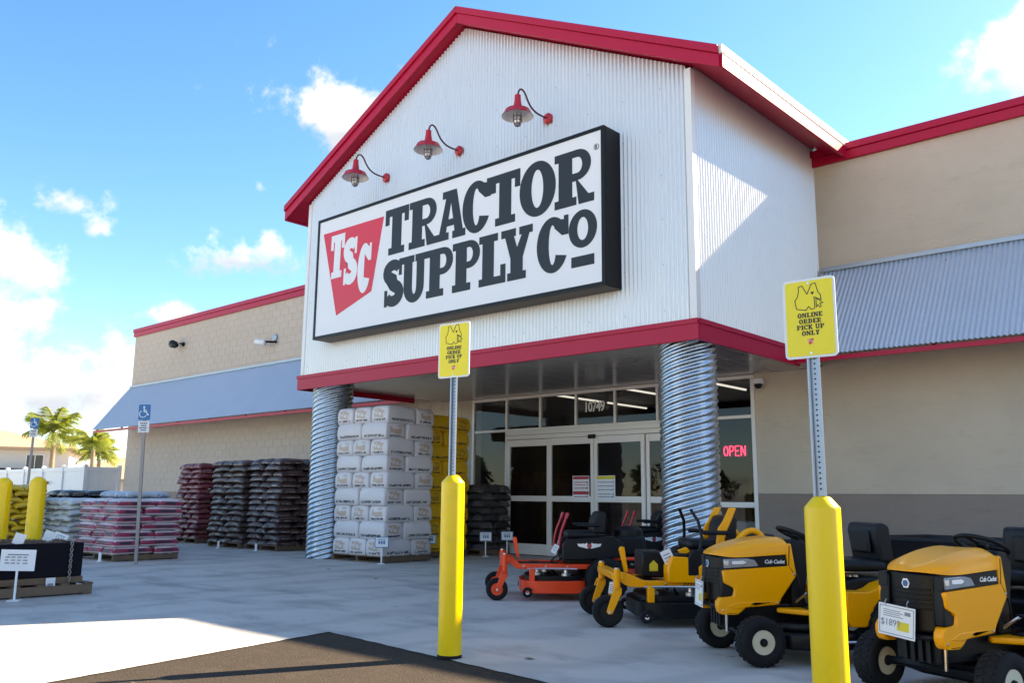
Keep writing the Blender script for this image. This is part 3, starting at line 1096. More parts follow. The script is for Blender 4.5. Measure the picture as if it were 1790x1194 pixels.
# door operator header
hd = MB().box(-6.774, -2.206, D - .07, D + .06, 2.30, 2.474).build('door_header', M['alu'], sf, bevel=.006, seg=1)
MB().box(-4.62, -4.44, D - .10, D - .072, 2.25, 2.33).build('motion_sensor', M['black'], hd, bevel=.02)
MB().box(-6.774, -2.206, D - .068, D - .0705 - .004, 2.384, 2.390).build('header_groove', M['black'], hd)
dx = [-6.77, -5.62, -4.50, -3.36, -2.21]
for i in range(4):
    y = D - (.0 if i in (0, 3) else .045)
    dr = empty('sliding_door', (0, 0, 0))
    dr.parent = store
    x0, x1 = dx[i] + .004, dx[i + 1] - .004
    sw = .075
    frame_box('stile', x0, x0 + sw, .02, 2.294, dr, .03, y)
    frame_box('stile', x1 - sw, x1, .02, 2.294, dr, .03, y)
    frame_box('rail', x0 + sw + .001, x1 - sw - .001, 2.16, 2.294, dr, .028, y)
    frame_box('rail', x0 + sw + .001, x1 - sw - .001, 1.06, 1.17, dr, .028, y)
    frame_box('rail', x0 + sw + .001, x1 - sw - .001, .02, .23, dr, .028, y)
    pane(x0 + sw + .001, x1 - sw - .001, 1.171, 2.159, dr, y + .004)
    pane(x0 + sw + .001, x1 - sw - .001, .231, 1.059, dr, y + .004)
    if i in (1, 2):
        # bilingual style notices taped to the glass: printed bars only where the words cannot be read
        nx0, nx1 = (x1 - .50, x1 - .10) if i == 1 else (x0 + .055, x0 + .49)
        yy = y - .0235
        nt = MB().box(nx0, nx1, yy, yy + .0015, 1.10, 1.55).build('notice', M['white'], dr)
        top_c = M['print_red'] if i == 1 else M['print_yellow']
        MB().box(nx0 + .01, nx1 - .01, yy - .002, yy - .001, 1.485, 1.54).build('print_bar', top_c, nt)
        if i == 1:
            MB().box(nx0 + .01, nx1 - .01, yy - .002, yy - .001, 1.20, 1.26).build('print_bar', M['print_red'], nt)
        mb = MB()
        for q, zz in enumerate((1.42, 1.37, 1.31, 1.15) if i == 1 else (1.42, 1.35, 1.28, 1.20, 1.15)):
            xx = nx0 + .04
            while xx < nx1 - .09:
                wdt = random.uniform(.02, .055)
                mb.box(xx, xx + wdt, yy - .002, yy - .001, zz, zz + .018)
                xx += wdt + .012
            mb.box(nx1 - .06, nx1 - .035, yy - .002, yy - .001, zz - .006, zz + .03)
        mb.build('print_lines', M['print_grey'] if i == 2 else M['print_red'], nt)

# street number on the transom glass
me = text_mesh('10749', .26, .001, .92, offset=.006)
o = put('street_number', me, M['sign_white'], sf)
o.matrix_local = Matrix.Translation((-4.78, D + .009, 2.78)) @ Matrix.Rotation(math.pi / 2, 4, 'X') @ Matrix.Diagonal((.82, 1.05, 1, 1))

# store interior seen through the glass
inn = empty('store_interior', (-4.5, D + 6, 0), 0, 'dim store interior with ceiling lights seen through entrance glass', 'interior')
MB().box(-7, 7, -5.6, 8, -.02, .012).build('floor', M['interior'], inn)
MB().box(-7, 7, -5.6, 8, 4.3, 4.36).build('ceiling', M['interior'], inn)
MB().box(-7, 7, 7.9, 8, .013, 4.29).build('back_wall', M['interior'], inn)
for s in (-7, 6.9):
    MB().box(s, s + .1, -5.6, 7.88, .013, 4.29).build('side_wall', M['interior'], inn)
for k, x in enumerate((-6.4, -3.9, -1.4, 1.1, 3.6, 6.1)):
    for yy in (-4.6, -2.0, .6, 3.2):
        MB().box(x, x + .045, yy, yy + 2.2, 4.12, 4.17).build('ceiling_light', M['tube_light'], inn)
for x, h in ((-5.5, 1.8), (-3.9, 1.5), (-2.2, 1.7), (.9, 1.5), (2.4, 1.3), (4.4, 1.9)):
    MB().box(x, x + .5, -2.5, 4.5, .014, h).build('shelf_run', M['shelf'], inn)
MB().box(2.3, 3.1, -4.9, -4.5, .014, .75).build('display_table', M['white'], inn, bevel=.02)

# ------------------------------------------------------------------ roof sign cabinet
FY = -.38
sg = empty('store_sign', (-4.5, FY, 4.0), 0, 'large black framed box sign with charcoal lettering on the entrance gable', 'sign')
OFS = Vector((4.5, 0, -4.0))


def S(mb, name, m, parent, **kw):
    mb.v = [(x + 4.5, y - FY, z - 4.0) for x, y, z in mb.v]
    return mb.build(name, m, parent, **kw)


sx0, sx1, sz0, sz1 = -7.72, -1.13, 3.93, 6.20
cab = S(MB().box(sx0, sx1, FY + .012, -.012, sz0, sz1), 'cabinet', M['black_metal'], sg, bevel=.01)
for q in ((sx0 + .002, sx1 - .002, sz1 - .055, sz1 - .002), (sx0 + .002, sx1 - .002, sz0 + .002, sz0 + .055)):
    S(MB().box(q[0], q[1], FY - .022, FY + .010, q[2], q[3]), 'retainer', M['black_metal'], cab)
for q in ((sx0 + .002, sx0 + .055), (sx1 - .055, sx1 - .002)):
    S(MB().box(q[0], q[1], FY - .021, FY + .010, sz0 + .056, sz1 - .056), 'retainer', M['black_metal'], cab)
face = S(MB().box(sx0 + .056, sx1 - .056, FY - .010, FY + .009, sz0 + .056, sz1 - .056), 'face', M['sign_white'], sg)
YF = FY - .0105
L1 = [('T', -5.76, -5.16), ('R', -5.14, -4.43), ('A', -4.47, -3.81), ('C', -3.88, -3.27), ('T', -3.27, -2.67), ('O', -2.68, -1.99), ('R', -2.01, -1.31)]
for ch, a, b in L1:
    mb = MB()
    add_glyph(mb, ch, a, 5.155, b - a, .81, YF, .004 + .0006 * (ch in 'ACO'))
    S(mb, 'letter', M['ink'], face)
L2 = [('S', -5.75, -5.27), ('U', -5.30, -4.68), ('P', -4.68, -4.06), ('P', -4.08, -3.47), ('L', -3.50, -2.95), ('Y', -3.04, -2.42), ('C', -2.34, -1.76)]
for ch, a, b in L2:
    mb = MB()
    add_glyph(mb, ch, a, 4.26, b - a, .79, YF, .004 + .0006 * (ch in 'PY') + (.0004 if a == -4.08 else 0))
    S(mb, 'letter', M['ink'], face)
mb = MB()
mb.loops([arc(-1.51, 4.79, .245, .272, 0, 360, 36)[:-1], arc(-1.51, 4.79, .095, .165, 0, 360, 28)[:-1]], YF - .0046, YF)
S(mb, 'letter', M['ink'], face)
S(MB().box(-1.71, -1.315, YF - .004, YF, 4.255, 4.405), 'underline', M['ink'], face)
em = S(MB().loops([[(-7.54, 5.90), (-5.81, 5.885), (-6.08, 4.60), (-7.05, 4.30)]], YF - .003, YF), 'emblem', M['sign_red'], face)
for ch, x0, z0, w, h in (('T', -7.30, 5.0, .40, .81), ('S', -6.90, 4.83, .38, .84), ('C', -6.49, 4.62, .36, .86)):
    mb = MB()
    for k, loops in enumerate(glyph(ch, w / h * 1.35)):
        mb.loops([[(x0 + a_ * h / 1.35 + .02 * b_, z0 + b_ * h) for a_, b_ in q] for q in loops], YF - .0065 - .0004 * k, YF - .0025)
    S(mb, 'letter', M['sign_white'], em)
mb = MB()
mb.loops([arc(-1.265, 5.915, .045, .045, 0, 360, 24)[:-1], arc(-1.265, 5.915, .037, .037, 0, 360, 24)[:-1]], YF - .003, YF)
for loops in glyph('R', .8):
    mb.loops([[(-1.287 + a_ * .05, 5.89 + b_ * .05) for a_, b_ in q] for q in loops], YF - .003, YF)
S(mb, 'registered_mark', M['ink'], face)

# ------------------------------------------------------------------ gooseneck barn lamps
def barn_lamp(x, z, label):
    o = empty('gooseneck_lamp', (x, 0, z), 0, label, 'lamp', 'gooseneck lamps above the sign')
    RX = Matrix.Rotation(math.pi / 2, 4, 'X')
    MB().lathe([(.062, .012), (.085, .02), (.085, .05), (.06, .075), (.02, .08)], 20, RX).build('wall_plate', M['red_lamp'], o, smooth=40)
    pts = bez((0, -.07, 0), (0, -.30, -.02), (0, -.42, .0), (0, -.52, .16), 10) + bez((0, -.52, .16), (0, -.60, .30), (0, -.70, .28), (0, -.72, .12), 10)[1:]
    MB().tube(pts, .014, 8).build('gooseneck', M['dark_pipe'], o, smooth=60)
    T = Matrix.Translation((0, -.72, -.20)) @ Matrix.Scale(1.10, 4)
    MB().lathe([(.025, .31), (.040, .30), (.045, .22), (.055, .16), (.060, .12)], 18, T).build('socket', M['red_lamp'], o, smooth=40)
    prof = [(.062, .118), (.11, .112), (.165, .085), (.185, .045), (.205, .005), (.212, .0)]
    sh = MB().lathe(prof, 32, T, cap=False).build('shade', M['red_lamp'], o, smooth=40)
    inner = [(r - .004, z_ - .005) for r, z_ in prof]
    MB().lathe(inner, 32, T, cap=False).build('shade_liner', M['sign_white'], sh, smooth=40)
    MB().lathe([(.045, .10), (.05, .0), (.05, -.07), (.03, -.12), (.004, -.135)], 14, T).build('bulb_jar', M['bulb_glass'], o, smooth=50)
    mb = MB()
    for k in range(6):
        a = math.pi / 3 * k
        c, s = math.cos(a), math.sin(a)
        mb.tube([T @ Vector(q) for q in ((c * .058, s * .058, .03), (c * .060, s * .060, -.06), (c * .036, s * .036, -.13), (0, 0, -.148))], .005, 5)
    for zz, rr in ((-.01, .059), (-.06, .060), (-.11, .045)):
        mb.tube([T @ Vector((rr * math.cos(t * math.pi / 8), rr * math.sin(t * math.pi / 8), zz)) for t in range(17)], .005, 5)
    mb.build('wire_guard', M['dark_pipe'], o)


barn_lamp(-2.44, 6.80, 'red gooseneck barn lamp nearest the corner of the gable')
barn_lamp(-4.36, 6.80, 'middle red gooseneck barn lamp above the sign')
barn_lamp(-6.23, 6.79, 'red gooseneck barn lamp above the red emblem of the sign')

# fixtures on the walls
o = empty('wall_floodlight', (-20.9, D, 5.89), 0, 'small dark bullet floodlight high on the beige wall', 'floodlight')
MB().lathe([(.07, .016), (.07, .05), (.03, .06)], 14, Matrix.Rotation(math.pi / 2, 4, 'X')).build('wall_plate', M['black_metal'], o, smooth=40)
MB().tube([(0, -.05, 0), (0, -.16, .02)], .025, 8).build('knuckle', M['black_metal'], o)
MB().lathe([(.05, -.18), (.11, -.05), (.13, .16), (.12, .18)], 16, Matrix.Translation((-.12, -.26, -.03)) @ Matrix.Rotation(rad(-75), 4, 'Y')).build('lamp_head', M['black_metal'], o, smooth=40)
o = empty('security_camera', (-15.75, D, 5.38), 0, 'white security camera on bracket beside round junction box on wall', 'camera')
MB().lathe([(.10, .016), (.10, .05), (.07, .06)], 16, Matrix.Translation((.12, 0, .12)) @ Matrix.Rotation(math.pi / 2, 4, 'X')).build('junction_box', M['flash'], o, smooth=40)
MB().tube([(.22, -.03, -.02), (.05, -.22, -.02), (-.12, -.28, 0)], .03, 8).build('bracket', M['black_metal'], o)
MB().lathe([(.07, -.2), (.085, -.19), (.085, .12), (.07, .14)], 16, Matrix.Translation((-.18, -.32, -.02)) @ Matrix.Rotation(rad(-80), 4, 'Y') @ Matrix.Rotation(rad(20), 4, 'X')).build('housing', M['white'], o, smooth=40)
o = empty('dome_camera', (-1.08, D, 3.05), 0, 'small white dome camera beside the glass on beige wall', 'camera')
MB().box(-.08, .08, -.12, -.016, -.03, .07).build('mount', M['white'], o, bevel=.02)
MB().lathe([(.002, -.11), (.04, -.10), (.06, -.06), (.065, -.03)], 16, Matrix.Translation((-.0, -.09, 0))).build('dome', M['black'], o, smooth=60)

# neon OPEN sign inside the side light
o = empty('open_sign', (-1.85, D + .10, 1.86), 0, 'red glowing neon sign reading OPEN behind the glass', 'sign')
for k, ch in enumerate('OPEN'):
    mb = MB()
    x = k * .107
    w, h, r = .072, .165, .0085
    if ch == 'O':
        mb.tube([(x + w / 2 + w / 2 * math.cos(t * math.pi / 8), 0, h / 2 + h / 2 * math.sin(t * math.pi / 8)) for t in range(17)], r, 6)
    if ch == 'P':
        mb.tube([(x, 0, 0), (x, 0, h)], r, 6)
        mb.tube([(x, 0, h), (x + w * .6, 0, h), (x + w, 0, h * .85), (x + w, 0, h * .62), (x + w * .6, 0, h * .46), (x, 0, h * .46)], r, 6)
    if ch == 'E':
        mb.tube([(x + w, 0, h), (x, 0, h), (x, 0, 0), (x + w, 0, 0)], r, 6)
        mb.tube([(x, 0, h * .5), (x + w * .8, 0, h * .5)], r, 6)
    if ch == 'N':
        mb.tube([(x, 0, 0), (x, 0, h)], r, 6)
        mb.tube([(x, 0, h), (x + w, 0, 0)], r, 6)
        mb.tube([(x + w, 0, 0), (x + w, 0, h)], r, 6)
    mb.build('letter_tube', M['neon'], o)
MB().box(-.04, .44, .03, .04, -.03, .195).build('backing', M['black'], o)

# ------------------------------------------------------------------ pallets and bag stacks
PALLET_MESH = {}


def pallet(cx, cy, rz, w, d, label, h=.115, z=0.0):
    o = empty('wooden_pallet', (cx, cy, z), rz, label, 'pallet', 'wooden pallets under the goods')
    t = .018

    def plank(x0, x1, y0, y1, z0, z1):
        key = (round(x1 - x0, 3), round(y1 - y0, 3), round(z1 - z0, 3))
        if key not in PALLET_MESH:
            me = MB().box(-key[0] / 2, key[0] / 2, -key[1] / 2, key[1] / 2, -key[2] / 2, key[2] / 2).mesh('plank')
            me.materials.append(M['wood'])
            PALLET_MESH[key] = me
        p = bpy.data.objects.new('plank', PALLET_MESH[key])
        p.location = ((x0 + x1) / 2, (y0 + y1) / 2 + random.uniform(-.004, .004), (z0 + z1) / 2)
        p.rotation_euler = (0, 0, random.uniform(-.01, .01))
        p.parent = o
        col.objects.link(p)
    n = 7
    for k in range(n):
        y = -d / 2 + (d - .09) * k / (n - 1)
        plank(-w / 2, w / 2, y, y + .09, h - t, h)
    for k in range(3):
        x = -w / 2 + (w - .045) * k / 2
        plank(x, x + .045, -d / 2 + .003, d / 2 - .003, t + .001, h - t - .001)
        y = -d / 2 + (d - .1) * k / 2
        plank(-w / 2 + .002, w / 2 - .002, y, y + .1, .001, t)
    return o


def bag_mesh(l, w, h, n, seed, wob, ex=2.6):
    """one filled sack: pillow with crimped edges; n sets how boxy it is"""
    rng = random.Random(seed)
    ph = [rng.uniform(0, 6.28) for _ in range(8)]
    nx, ny = 17, 12
    spread = lambda s: math.copysign(1 - (1 - abs(s)) ** 2.2, s)
    mb = MB()
    rows = {}
    vs = []

    def P(i, j, sgn):
        u = spread(-1 + 2 * i / (nx - 1))
        v = spread(-1 + 2 * j / (ny - 1))
        pr = max(0.0, (1 - abs(u) ** n)) ** (1 / ex) * max(0.0, (1 - abs(v) ** n)) ** (1 / ex)
        # plan outline: slightly pinched corners
        cor = 1 - .05 * (abs(u) * abs(v)) ** 4
        bul = 1 + wob * .5 * math.sin(3 * u + ph[0]) * math.cos(2 * v + ph[1])
        x = u * l / 2 * cor * (1 + wob * .25 * math.sin(4 * v + ph[2]))
        y = v * w / 2 * cor * (1 + wob * .3 * math.sin(4 * u + ph[3]))
        z = sgn * h / 2 * pr * bul + wob * h * .30 * math.sin(2.3 * u + ph[4]) * (abs(u) ** 3) + wob * h * .25 * math.sin(3.0 * v + 2 * u + ph[5]) * abs(v) ** 3
        z -= wob * 1.3 * h * (abs(u) ** 4 + .8 * abs(v) ** 4)
        z += wob * h * .12 * math.sin(9 * u + ph[6]) * math.sin(7 * v + ph[7])
        return (x, y, z)
    top = [P(i, j, 1) for j in range(ny) for i in range(nx)]
    bot = [P(i, j, -1) for j in range(ny) for i in range(nx)]
    fs = []
    o2 = len(top)
    edge = lambda i, j: i in (0, nx - 1) or j in (0, ny - 1)
    bid = lambda i, j: (j * nx + i) if edge(i, j) else o2 + j * nx + i
    for j in range(ny - 1):
        for i in range(nx - 1):
            fs.append((j * nx + i, j * nx + i + 1, (j + 1) * nx + i + 1, (j + 1) * nx + i))
            fs.append((bid(i, j), bid(i, j + 1), bid(i + 1, j + 1), bid(i + 1, j)))
    mb.add(top + bot, fs)
    import bmesh
    me = mb.mesh('bag', None, False)
    bm = bmesh.new()
    bm.from_mesh(me)
    bmesh.ops.delete(bm, geom=[v for v in bm.verts if not v.link_faces], context='VERTS')
    bm.to_mesh(me)
    bm.free()
    me.polygons.foreach_set('use_smooth', [True] * len(me.polygons))
    return me


def stack(name, cx, cy, rz, nl, l, w, h, material, desc, cat, group, pallet_label, n=8, wob=.12, jit=.012, first=0, pal_h=.115, ex=2.6):
    d = l + w
    fwid = max(3 * w, 2 * l)
    pallet(cx, cy, rz, fwid * .98, d * .98, pallet_label, pal_h)
    meshes = [bag_mesh(l * .985, w * .985, h * 1.10, n, 31 * k + int(abs(cx) * 100), wob, ex) for k in range(5)]
    for me in meshes:
        me.materials.append(material)
    c, s = math.cos(rz), math.sin(rz)
    for k in range(nl):
        z = pal_h + h * (k + .5)
        top = k == nl - 1
        A = (k + first) % 2 == 0
        if A:
            spots = [(-w, -d / 2 + l / 2, 90, 'far front end'), (0, -d / 2 + l / 2, 90, 'front middle'), (w, -d / 2 + l / 2, 90, 'near corner'), (l / 2, d / 2 - w / 2, 0, 'rear of side')]
            if top:
                spots.append((-l / 2, d / 2 - w / 2, 0, 'hidden back corner'))
        else:
            spots = [(-l / 2, -d / 2 + w / 2, 0, 'far front half'), (l / 2, -d / 2 + w / 2, 0, 'near corner'), (w, d / 2 - l / 2, 90, 'rear of side')]
            if top:
                spots += [(0, d / 2 - l / 2, 90, 'back middle'), (-w, d / 2 - l / 2, 90, 'hidden back corner')]
        drift = (random.uniform(-jit, jit) * 1.2, random.uniform(-jit, jit) * 1.2)
        for x, y, a, pos in spots:
            x += drift[0] + random.uniform(-jit, jit)
            y += drift[1] + random.uniform(-jit, jit)
            o = bpy.data.objects.new(name, random.choice(meshes))
            o.location = (cx + c * x - s * y, cy + s * x + c * y, z + random.uniform(-.003, .003))
            o.rotation_euler = (random.uniform(-1, 1) * wob * .16, random.uniform(-1, 1) * wob * .16, rz + rad(a) + random.choice((0, math.pi)) + random.uniform(-jit, jit) * 1.5)
            q = wob * .25
            o.scale = (1 + random.uniform(-q, q) * .5, 1 + random.uniform(-q, q) * .6, 1 + random.uniform(-q, q) * 1.2)
            col.objects.link(o)
            lay = ORD[nl - 1 - k]
            lay = 'top layer' if lay == 'top' else lay + ' layer from top'
            tag(o, f'{desc}, {lay}, {pos}', cat, group)


stack('bale', -7.05, .835, rad(2), 9, .70, .47, .289, M['bale_white'], 'white printed bale in tall stack by column', 'bale', 'white bales stacked beside the column', 'wooden pallet under the tall white bale stack', n=14, wob=.04, jit=.010, ex=3.6)
stack('bale', -7.55, 2.28, 0, 9, .70, .46, .286, M['bale_yellow'], 'yellow printed bale in tall stack behind white bales', 'bale', 'yellow bales stacked behind the white ones', 'wooden pallet under the tall yellow bale stack', n=12, wob=.05, jit=.012, ex=3.2)
stack('bag', -7.1, 3.38, 0, 9, .5, .333, .14, M['stone_bag'], 'dark bag in low stack before entrance window', 'bag', 'dark bags stacked by the entrance window', 'wooden pallet under dark bags by the entrance window', n=5, wob=.2, jit=.02)
stack('bag', -14.5, 1.40, rad(1), 15, .52, .35, .117, M['mulch_red'], 'reddish mulch bag in wall-side stack', 'bag', 'reddish mulch bags stacked along the wall', 'wooden pallet under the reddish mulch bags', n=4.5, wob=.22, jit=.022)
stack('bag', -12.27, 1.24, 0, 15, .66, .44, .118, M['mulch_brown'], 'brown mulch bag in middle stack by wall', 'bag', 'brown mulch bags stacked along the wall', 'wooden pallet under the brown mulch bags beside reddish stack', n=4.5, wob=.22, jit=.022)
stack('bag', -10.89, 1.28, rad(-1), 15, .63, .42, .119, M['mulch_black'], 'dark mulch bag in stack nearest column', 'bag', 'dark brown mulch bags stacked along the wall', 'wooden pallet under the dark mulch bags nearest the column', n=4.5, wob=.22, jit=.02)
stack('bag', -10.27, -2.33, rad(2), 7, .72, .48, .132, M['soil_pink'], 'pink labelled white bag by blue-signed post', 'bag', 'pink labelled bags by the blue signed post', 'wooden pallet under the pink labelled bags', n=6, wob=.12, jit=.014)
stack('bag', -12.6, -2.25, rad(3), 9, .6, .4, .102, M['silver_bag'], 'silver bag in stack behind pink labelled bags', 'bag', 'silver bags stacked behind the pink ones', 'wooden pallet under the silver bags', n=4.5, wob=.22, jit=.02)
stack('bag', -13.25, -3.42, rad(3), 11, .6, .4, .106, M['yellow_bag'], 'yellow bag in stack behind yellow bollards', 'bag', 'yellow bags stacked behind the bollards', 'wooden pallet under the yellow bags', n=4.5, wob=.22, jit=.02)
stack('bag', -14.85, -1.4, rad(2), 10, .62, .41, .108, M['black_bag'], 'black bag in stack behind silver bags', 'bag', 'black bags stacked behind the silver ones', 'wooden pallet under the black bags', n=4.5, wob=.2, jit=.02)
stack('bag', -13.05, -.95, rad(2), 9, .6, .4, .118, M['blue_bag'], 'pale blue bag in stack behind pink labelled bags', 'bag', 'pale blue bags stacked behind the pink ones', 'wooden pallet under the pale blue bags', n=5, wob=.12, jit=.02)


# price cards on stakes
def price_stand(x, y, rz, h, w, hh, label, tilt=0.0, border=True):
    o = empty('price_stand', (x, y, 0), rz, label, 'price sign', 'price cards on stakes')
    MB().box(-.06, .06, -.06, .06, 0, .012).build('foot', M['white'], o, bevel=.004)
    MB().box(-.011, .011, -.005, .005, .012, h - hh / 2).build('stake', M['white'], o)
    Mx = Matrix.Translation((0, -.008, h)) @ Matrix.Rotation(tilt, 4, 'Y')
    cd = MB().box(-w / 2, w / 2, -.003, .003, -hh / 2, hh / 2, Mx).build('card', M['label_blue'] if border else M['white'], o)
    if border:
        MB().box(-w / 2 + .012, w / 2 - .012, -.006, -.0035, -hh / 2 + .012, hh / 2 - .012, Mx).build('paper', M['white'], cd)
    mb = MB()
    for k in range(3):
        xx = -w * .22 + k * w * .17
        if border:
            mb.box(xx, xx + w * .11, -.0085, -.0065, -hh * .16, hh * .14, Mx)
        else:
            for q in range(4):
                mb.box(-w * .36 + q * w * .17, -w * .36 + q * w * .17 + w * random.uniform(.08, .14), -.0085, -.0065, hh * (.12 - .14 * k), hh * (.17 - .14 * k), Mx)
    mb.box(-w * .3, w * .3, -.0085, -.0065, hh * .24, hh * .29, Mx)
    mb.build('print', M['label_blue'] if border else M['print_grey'], cd)


price_stand(-6.28, .20, rad(40), .36, .24, .18, 'blue edged price card on stake before white bale stack')
price_stand(-6.62, 1.62, rad(40), .36, .23, .17, 'blue edged price card between white and yellow bale stacks')
price_stand(-6.58, 2.25, rad(40), .36, .23, .17, 'blue edged price card in front of yellow bale stack')
price_stand(-6.48, 2.95, rad(45), .38, .24, .18, 'blue edged price card at near end of dark bag stack')
price_stand(-6.42, 3.50, rad(45), .38, .24, .18, 'blue edged price card nearest the glass doors')
price_stand(-10.6, -3.35, rad(35), .36, .26, .18, 'white price card leaning on stake before pink labelled bags', .3, False)
price_stand(-4.72, -6.05, rad(55), .42, .34, .22, 'white price card on stake before black bin', .02, False)
# small white floor markers at the stack corners
for x, y, lb in ((-14.25, .62, 'short white floor marker at foot of reddish mulch stack'), (-12.1, .50, 'short white floor marker at foot of middle brown stack'), (-10.75, .58, 'short white floor marker at foot of dark mulch stack'), (-9.75, -3.02, 'short white floor marker at foot of pink labelled bags')):
    o = empty('floor_marker', (x, y, 0), rad(30), lb, 'marker', 'white markers at the stacks')
    MB().box(-.025, .025, -.012, .012, 0, .15).build('stake', M['white'], o, bevel=.004)
    MB().box(-.04, .04, -.04, .04, 0, .012).build('foot', M['white'], o)

# ------------------------------------------------------------------ black bin on a pallet at the edge of the lot
pallet(-5.36, -5.98, rad(0), .92, 1.62, 'wooden pallet under the black bin with chain', .13)
o = empty('black_bin', (-5.36, -5.98, .13), 0, 'black sided bin filled with wood chips standing on a pallet', 'bin')
MB().box(-.39, .39, -.72, .72, .002, .07).build('bottom_board', M['wood'], o)
for x0, x1, y0, y1 in ((.36, .40, -.70, .70), (-.40, -.36, -.70, .70), (-.358, .358, .66, .70), (-.358, .358, -.70, -.66)):
    MB().box(x0, x1, y0, y1, .075, .445).build('side_panel', M['bin'], o, bevel=.008)
mb = MB()
rng = random.Random(5)
nx, ny = 16, 26
def fn(i, j):
    return (-.355 + .71 * i / (nx - 1), -.655 + 1.31 * j / (ny - 1), .41 + .035 * noise.noise((i * .7, j * .7, 3)) + .02 * rng.random())
mb.grid(fn, nx, ny)
ch = mb.build('wood_chips', M['chips'], o)
mb = MB()
for k in range(500):
    Mx = Matrix.Translation((rng.uniform(-.34, .34), rng.uniform(-.64, .64), rng.uniform(.43, .47))) @ Matrix.Rotation(rng.uniform(0, 6.28), 4, 'Z') @ Matrix.Rotation(rng.uniform(-.7, .7), 4, 'X')
    mb.box(-.02, .02, -.006, .006, -.003, .003, Mx)
q = mb.build('loose_chips', M['chips'], o)
q['kind'] = 'stuff'
# chain hanging over the edge
cn = empty('chain', (-4.945, -5.42, .0), 0, 'steel chain hanging down the side of the black bin', 'chain')
for k in range(14):
    z = .56 - k * .031
    pts = []
    for t in range(13):
        a = t * math.pi / 6
        u, v = .014 * math.cos(a), .024 * math.sin(a)
        pts.append((u, 0, z + v) if k % 2 else (0, u, z + v))
    MB().tube(pts, .0055, 5, False).build('link', M['chain'], cn, smooth=80)
for (x, y, z, rz, lb) in ((-5.02, -5.98, .62, rad(70), 'white tag standing in wood chips nearest the chain'), (-5.35, -5.55, .63, rad(50), 'white tag standing in wood chips at far corner of bin')):
    o = empty('price_tag', (x, y, z - .06), rz, lb, 'tag', 'white tags in the wood chip bin')
    MB().box(-.004, .004, -.003, .003, -.06, .03).build('stake', M['white'], o)
    MB().box(-.055, .055, -.005, -.001, .01, .13, Matrix.Rotation(rad(18), 4, 'Y')).build('card', M['white'], o)
o = empty('price_tag', (-4.935, -5.62, .17), rad(90), 'white tag hanging low on the black bin below chain', 'tag')
MB().box(-.05, .05, -.004, .0, -.12, .03).build('card', M['white'], o)
MB().box(-.03, .03, -.006, -.0045, -.07, -.03).build('print', M['print_grey'], o)

# ------------------------------------------------------------------ mowers (local axes: x forward, y towards the mower's left, z up)
def wheel(parent, name, x, y, r, w, rim_r, rim_mat, tread=True, steer=0.0):
    o = empty(name, (x, y, r))
    o.parent = parent
    o.rotation_euler = (math.pi / 2, 0, steer)
    hw = w / 2
    prof = [(rim_r, -hw * .80), (rim_r + .010, -hw * .98), (r * .80, -hw), (r * .93, -hw * .90), (r * .985, -hw * .68), (r, -hw * .35), (r, hw * .35), (r * .985, hw * .68), (r * .93, hw * .90), (r * .80, hw), (rim_r + .010, hw * .98), (rim_r, hw * .80)]
    ty = MB().lathe(prof, 40, None, False).build('tyre', M['rubber'], o, smooth=60)
    if tread:
        mb = MB()
        n = 26
        for k in range(n):
            for s in (-1, 1):
                a = 2 * math.pi * (k + (.5 if s > 0 else 0)) / n
                Mx = Matrix.Rotation(a, 4, 'Z') @ Matrix.Translation((r * .985, 0, s * hw * .36)) @ Matrix.Rotation(s * .45, 4, 'X')
                mb.box(-.004, r * .035, -r * .055, r * .055, -hw * .34, hw * .34, Mx)
        q = mb.build('tread', M['rubber'], o)
        q['kind'] = 'stuff'
    rp = [(rim_r * .99, -hw * .82), (rim_r * .93, -hw * .55), (rim_r * .80, -hw * .45), (rim_r * .3, -hw * .40), (rim_r * .3, hw * .40), (rim_r * .80, hw * .45), (rim_r * .93, hw * .55), (rim_r * .99, hw * .82)]
    MB().lathe(rp, 30).build('rim', rim_mat, o, smooth=35)
    MB().lathe([(rim_r * .30, -hw * .98), (rim_r * .34, -hw * .9), (rim_r * .34, hw * .9), (rim_r * .30, hw * .98)], 16).build('hub', M['black'], o, smooth=35)
    return o


def torus_pts(c, R, tilt, n=32):
    Mx = Matrix.Translation(c) @ Matrix.Rotation(tilt, 4, 'Y')
    return [Mx @ Vector((R * math.cos(2 * math.pi * k / n), R * math.sin(2 * math.pi * k / n), 0)) for k in range(n + 1)]


def side_text(txt, size, x, y, z, parent, name, m, shear=0.0, sp=1.0, off=0.0, left=True):
    me = text_mesh(txt, size, .0008, sp, shear, off)
    o = put(name, me, m, parent)
    if left:   # read from the mower's left, front to the reader's left
        R = Matrix(((-1, 0, 0, 0), (0, 0, 1, 0), (0, 1, 0, 0), (0, 0, 0, 1)))
    else:
        R = Matrix(((1, 0, 0, 0), (0, 0, -1, 0), (0, 1, 0, 0), (0, 0, 0, 1)))
    o.matrix_local = Matrix.Translation((x, y, z)) @ R
    return o


def front_text(txt, size, x, y, z, parent, name, m):
    me = text_mesh(txt, size, .0008, 1.0, 0, 0, 'CENTER')
    o = put(name, me, m, parent)
    o.matrix_local = Matrix.Translation((x, y, z)) @ Matrix(((0, 0, 1, 0), (1, 0, 0, 0), (0, 1, 0, 0), (0, 0, 0, 1)))
    return o


